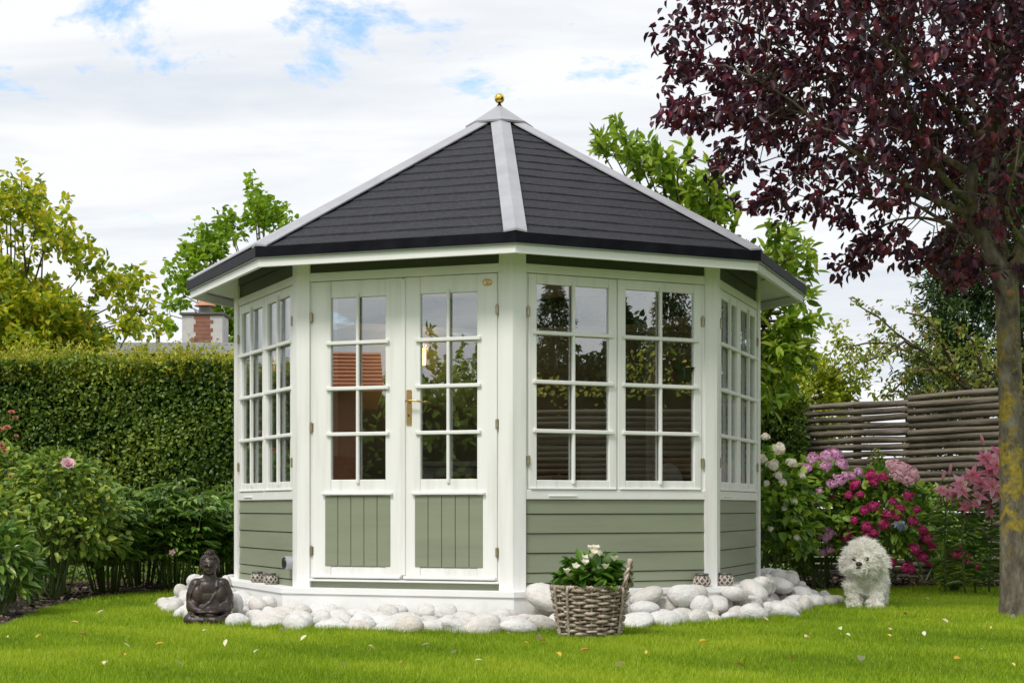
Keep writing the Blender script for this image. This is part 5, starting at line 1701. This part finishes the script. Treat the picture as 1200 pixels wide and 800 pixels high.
for i, (u, dpt, rx, h, lab) in enumerate([(128, 14.0, .40, .86, 'bushy peony with glossy leaves beside the rose bush'), (165, 14.9, .42, .92, 'bushy peony with glossy leaves in the middle of the bed row'), (205, 14.4, .40, .94, 'bushy peony with tall leaf tuft behind the statue'), (250, 14.9, .40, .88, 'bushy peony with glossy leaves against the summer house corner'), (268, 15.6, .3, .95, 'dark peony tucked between hedge and summer house')]):
    e_ = empty('peony', (P(u, 650, dpt).x, dpt, 0)); tag(e_, lab, 'peony', 'peonies below the hedge')
    ns = 34
    w = RNG.uniform(0, 2 * PI, ns); rad = np.sqrt(RNG.random(ns))
    tips = np.column_stack([np.cos(w) * rad * rx, np.sin(w) * rad * rx * .8, h * (1.02 - .28 * rad ** 2) + RNG.normal(size=ns) * .04])
    mb = MB(); P_, D_, U_, L_ = [], [], [], []
    for j in range(ns):
        b0 = np.array([tips[j, 0] * .35, tips[j, 1] * .35, 0])
        mb.tube([b0, b0 * .6 + tips[j] * .4 + np.array([0, 0, .05]), tips[j]], [.007, .006, .003], 5)
        for lv in range(7):
            q = .38 + .62 * (lv + random.random() * .5) / 7
            pp = b0 * (1 - q) + tips[j] * q
            aw = lv * 2.4 + j
            for k in range(7):        # compound leaf: lobed leaflets fan out
                fa_ = aw + (k - 3) * .30
                rr_ = .04 + .035 * (3 - abs(k - 3)) * .8
                dv = np.array([math.cos(fa_), math.sin(fa_), .12 - .25 * random.random()])
                P_.append(pp + dv * rr_ * .9 + np.array([0, 0, .015])); D_.append(dv); U_.append(np.array([0, 0, 1.]) + RNG.normal(size=3) * .25); L_.append(random.uniform(.075, .125))
    P_, D_, U_, L_ = map(np.array, (P_, D_, U_, L_))
    fr_ = np.argsort(P_[:, 1] - .4 * P_[:, 2])[:100]; msk = np.ones(len(P_), bool); msk[fr_] = False
    leaf_parts(e_, 'leaf', P_[fr_], D_[fr_], U_[fr_], L_[fr_], M['L_peony'], .42, .2, .25)
    leaves('foliage', P_[msk], D_[msk], U_[msk], L_[msk], M['L_peony'], e_, .42, .2, .25)
    mb.build('stems', M['stem'], e_, smooth=True, kind='stuff')
    if i == 2:
        link('flower', pin_me, e_, Matrix.Translation(P(202, 648, dpt - .3) - Vector((e_.location.x, dpt, 0))) @ Matrix.Rotation(1.0, 4, 'X'))
# broad-leaved plant at the lawn's left corner
shrub('broad_leaved_plant', (P(-8, 650, 11.0).x, 11.05), (.24, .32, .66), 'broad-leaved plant arching over the soil at the lawn edge', 'L_peony', 420, .14, .34, [], 16, cat='plant', parts=150)
shrub('broad_leaved_plant', (P(-30, 620, 11.9).x, 12.0), (.36, .4, .98), 'taller broad-leaved plant beside the rose bush stems', 'L_rose', 600, .11, .45, [], 16, cat='plant')

# ================================================================== BEHIND THE CAMERA (seen in the window panes)
random.seed(31)


def conifer(x, y, h, w_, label):
    e_ = empty('spruce_tree', (x, y, 0)); tag(e_, label, 'tree', 'spruces across the garden, mirrored in the panes')
    n = 1000
    zq = RNG.random(n) ** 1.25
    zz = .4 + zq * (h - .4); rad = w_ * (1 - zq) ** .85 * (.55 + .45 * np.sqrt(RNG.random(n))) * (1 + .18 * np.sin(zq * 40))
    a = RNG.uniform(0, 2 * PI, n)
    cl = np.column_stack([np.cos(a) * rad * .55, np.sin(a) * rad * .55, zz])
    dirs = nrm(np.column_stack([np.cos(a), np.sin(a), RNG.uniform(-.35, .15, n)]))
    p, d, up, ln = twigs(cl, dirs, 10, rad * .6 + .08, .03, .14, .15, .8)
    leaves('foliage', p, d, up, ln, M['L_conifer'], e_, .3)
    mb = MB(); limb(mb, (0, 0, 0), (0, 0, h), .12, .01, wob=.005); mb.build('trunk', M['bark'], e_)


fn = Vector((.583, .812, 0)); c0 = Vector((.65 + .812 * 27, 10.55 - .583 * 27, 0))
for i in range(9):
    s = (i - 4) * 1.45 + random.uniform(-.3, .3)
    q = c0 + fn * s + Vector((.8, -.58, 0)) * random.uniform(-1, 1.5)
    conifer(q.x, q.y, [4.9, 5.9, 5.0, 6.3, 5.5, 6.4, 4.9, 4.7, 5.7][i], random.uniform(1.1, 1.5), 'tall dark spruce mirrored in the big window panes')
def boundary(name, c, ang, L, h, n, mk, label, leaf):
    hb = empty(name, c, ang); tag(hb, label, 'hedge')
    pos = np.column_stack([RNG.uniform(-L, L, n), RNG.normal(size=n) * .32, RNG.uniform(0, 1, n) ** .8 * h])
    pos[:, 2] *= 1 + .07 * np.sin(pos[:, 0] * 1.7) + .05 * np.sin(pos[:, 0] * 4.1)
    leaves('foliage', pos, runit(n), nrm(RNG.normal(size=(n, 3)) + np.array([0, .8, .8])), RNG.uniform(.7, 1.4, n) * leaf, M[mk], hb, .6)
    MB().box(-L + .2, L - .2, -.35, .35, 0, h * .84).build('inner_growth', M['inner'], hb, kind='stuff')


fa_ = math.atan2(fn.y, fn.x)
boundary('boundary_hedge', c0 - Vector((.812, -.583, 0)) * 3.0, fa_, 10, 1.7, 9000, 'L_hedgetop', 'long yellow-green boundary hedge mirrored in the big window', .15)
boundary('boundary_hedge', c0 + Vector((.812, -.583, 0)) * 2.5, fa_, 11, 5.0, 22000, 'L_conifer', 'tall dark boundary hedge behind the spruces mirrored in the big window', .2)
boundary('boundary_hedge', (-16.6, -5.2, 0), math.atan2(.70, -.71), 11, 3.3, 16000, 'L_hyd', 'tall green boundary hedge mirrored in the door panes', .2)
fq = Vector((.65 + .812 * 10, 10.55 - .583 * 10, 0))
fence_panel(fq - fn * 5.2, fq - fn * 1.75, 1.98, 'pole fence panel across the garden, mirrored in the big window beside the doors', 1.0, 27)
fence_panel(fq - fn * 1.72, fq + fn * 1.75, 1.98, 'middle pole fence panel across the garden, mirrored in the big window', 1.0, 27)
fence_panel(fq + fn * 1.78, fq + fn * 5.2, 1.98, 'pole fence panel across the garden, mirrored at the big window corner', 1.0, 27)
boundary('boundary_hedge', fq + Vector((.812, -.583, 0)) * 1.2, fa_, 6, 2.62, 9000, 'L_hedgetop', 'yellow-green hedge behind the mirrored pole fence', .07)
# brick outbuilding with an orange tiled roof, mirrored in the left door leaf
ob = empty('brick_outbuilding', (-13.3, 1.25, 0), math.radians(-45) + PI); tag(ob, 'brick outbuilding with orange tiled roof mirrored in the door panes', 'house')
MB().box(-2.2, 2.0, -1.8, 1.8, 0, 2.45).build('wall', M['brickred'], ob)
mb = MB(); mb.hexa([(-2.5, -2.1, 2.46), (2.3, -2.1, 2.46), (2.3, 2.1, 2.46), (-2.5, 2.1, 2.46)], [(-2.5, -.05, 3.20), (1.9, -.05, 3.20), (1.9, .05, 3.20), (-2.5, .05, 3.20)])
rf_ = mb.build('roof', M['orangetile'], ob)
for s in (-1, 1):
    for i in range(10):
        q0, q1 = i / 10, (i + 1) / 10
        y0, y1 = s * (2.13 - 2.05 * q0), s * (2.10 - 2.05 * q1)
        z0, z1 = 2.49 + .74 * q0, 2.465 + .74 * q1
        mb = MB(); mb.v = [(-2.52, y0, z0), (2.32 - .4 * q0, y0, z0), (2.32 - .4 * q1, y1, z1), (-2.52, y1, z1), (-2.52, y0, z0 - .05), (2.32 - .4 * q0, y0, z0 - .05)]
        mb.f = [(0, 1, 2, 3) if s < 0 else (3, 2, 1, 0), (0, 4, 5, 1)]
        mb.build('tile_row', M['orangetile'], rf_)
w_ = MB().box(-.9, .1, 1.802, 1.84, .9, 2.0).build('window', M['white'], ob); MB().box(-.82, .02, 1.842, 1.85, .98, 1.92).build('pane', M['drip'], w_)
tree('garden_tree', (-18.5, -1.5), (-18.5, -1.5, 3.4), (2.2, 2.2, 1.6), 'round green garden tree behind the brick outbuilding', 'L_hyd', 300, 18, .2, .5, trunk_r=.15)
tree('garden_tree', (-16.0, -8.5), (-16.0, -8.5, 2.3), (2.4, 2.4, 1.5), 'wide green garden tree mirrored in the handled door leaf', 'L_hyd', 320, 18, .2, .5, trunk_r=.15)

# ================================================================== GRASS
def scatter(n, y0, y1):
    y = RNG.uniform(y0, y1, n)
    x = RNG.uniform(-1, 1, n) * (.315 * y + .35)
    p = np.column_stack([x, y])
    # keep even density over the wedge
    keep = RNG.random(n) < (.315 * y + .35) / (.315 * y1 + .35)
    p = p[keep]
    return p[~(in_poly(p, bed_left) | in_poly(p, bed_right) | in_poly(p, stone_poly))]


pts = np.concatenate([scatter(330000, 6.6, 9.6), scatter(240000, 9.6, 12.5), scatter(130000, 12.5, 16.5)])
edge = []
for poly in (stone_poly[:-2],):
    for _ in range(26000):
        i = RNG.integers(0, len(poly) - 1); q = RNG.random()
        a = np.array(poly[i]); b_ = np.array(poly[i + 1]); p_ = a * (1 - q) + b_ * q
        c_ = p_ - np.array([HX, HD]); p_ = p_ + c_ / np.linalg.norm(c_) * abs(RNG.normal()) * .05
        edge.append(p_)
edge = np.array(edge); edge = edge[edge[:, 1] < 14.5]
ne = len(edge)
pts = np.concatenate([pts, edge])
n = len(pts)
hgt = RNG.uniform(.018, .038, n); hgt[-ne:] = RNG.uniform(.03, .062, ne)
patch = .5 + .22 * np.sin(pts[:, 0] * 2.3 + 1.3 * np.sin(pts[:, 1] * 1.9)) + .18 * np.sin(pts[:, 1] * 3.7 + pts[:, 0] * 1.1) + .1 * np.sin(pts[:, 0] * 9 + pts[:, 1] * 7)
cl_ = np.sin(pts[:, 0] * 5.1 + 2 * np.sin(pts[:, 1] * 2.7)) * np.sin(pts[:, 1] * 4.3 + 1.7 * np.sin(pts[:, 0] * 3.3))
hgt[:n - ne] *= np.where(cl_[:n - ne] > .55, 1.35, 1.0)
patch = patch + np.where(cl_ > .55, .28, 0) * RNG.random(n)
a = RNG.uniform(0, 2 * PI, n)
lean = RNG.uniform(.1, .75, n) * hgt
wd = RNG.uniform(.0016, .0034, n) * (1 + .05 * np.maximum(0, pts[:, 1] - 8))
side = np.column_stack([np.cos(a), np.sin(a), np.zeros(n)]) * wd[:, None]
a2 = RNG.uniform(0, 2 * PI, n)
base = np.column_stack([pts, np.zeros(n)])
tip = base + np.column_stack([np.cos(a2) * lean, np.sin(a2) * lean, hgt])
v = np.stack([base - side, base + side, tip], 1).reshape(-1, 3)
f = np.arange(3 * n).reshape(-1, 3)
o = link('grass', np_mesh('grass', v, f, np.repeat(np.clip(RNG.normal(size=n) * .27 + .1 + patch * .75, 0, 1), 3), M['grass']))
tag(o, 'short mown grass blades covering the lawn', 'grass', kind='stuff')

# fallen leaves and petals on the lawn
fl_me = []
for i in range(8):
    v, f = leaf_geo(np.zeros((1, 3)), np.array([[1., 0, .15]]), np.array([[0, 0, 1.]]), 1.0, random.uniform(.45, .8), .3, random.uniform(-.3, .3))
    fl_me.append(np_mesh('fallen_leaf', v, f, np.full(6, i / 7), M['fallen']))
fp = [(155, 769), (113, 727), (262, 755), (261, 763), (179, 764), (145, 775), (122, 789), (81, 775), (58, 774), (10, 755), (102, 751), (32, 772), (581, 760), (597, 752), (635, 761), (634, 757), (556, 782), (493, 762), (611, 758), (655, 778), (1045, 745), (1060, 727), (1046, 752), (1083, 734), (1082, 753), (998, 752), (945, 752), (1188, 733), (1170, 695), (1075, 690), (1090, 706), (1123, 689), (985, 745), (900, 735), (820, 760), (760, 775), (720, 790), (300, 775), (350, 760), (400, 790), (440, 770), (215, 790), (240, 745), (200, 725), (870, 790), (930, 780), (1010, 785), (1120, 780), (1150, 770), (1190, 790), (1160, 745), (680, 772), (530, 775), (470, 785), (330, 745), (95, 735), (40, 755), (1030, 730), (960, 730), (1110, 735)]
for u, v in fp:
    u += random.uniform(-3, 3); v += random.uniform(-2, 2)
    p_ = G(u, v)
    o = link('fallen_leaf', rc_(fl_me)); o.location = (p_.x, p_.y, .036)
    s = random.uniform(.028, .06); o.scale = (s, s, s)
    o.rotation_euler = (random.uniform(-.5, .5), random.uniform(-.6, .2), random.random() * 6)
    tag(o, 'small yellowish fallen leaf lying on the grass', 'fallen leaf', 'fallen leaves on the lawn')
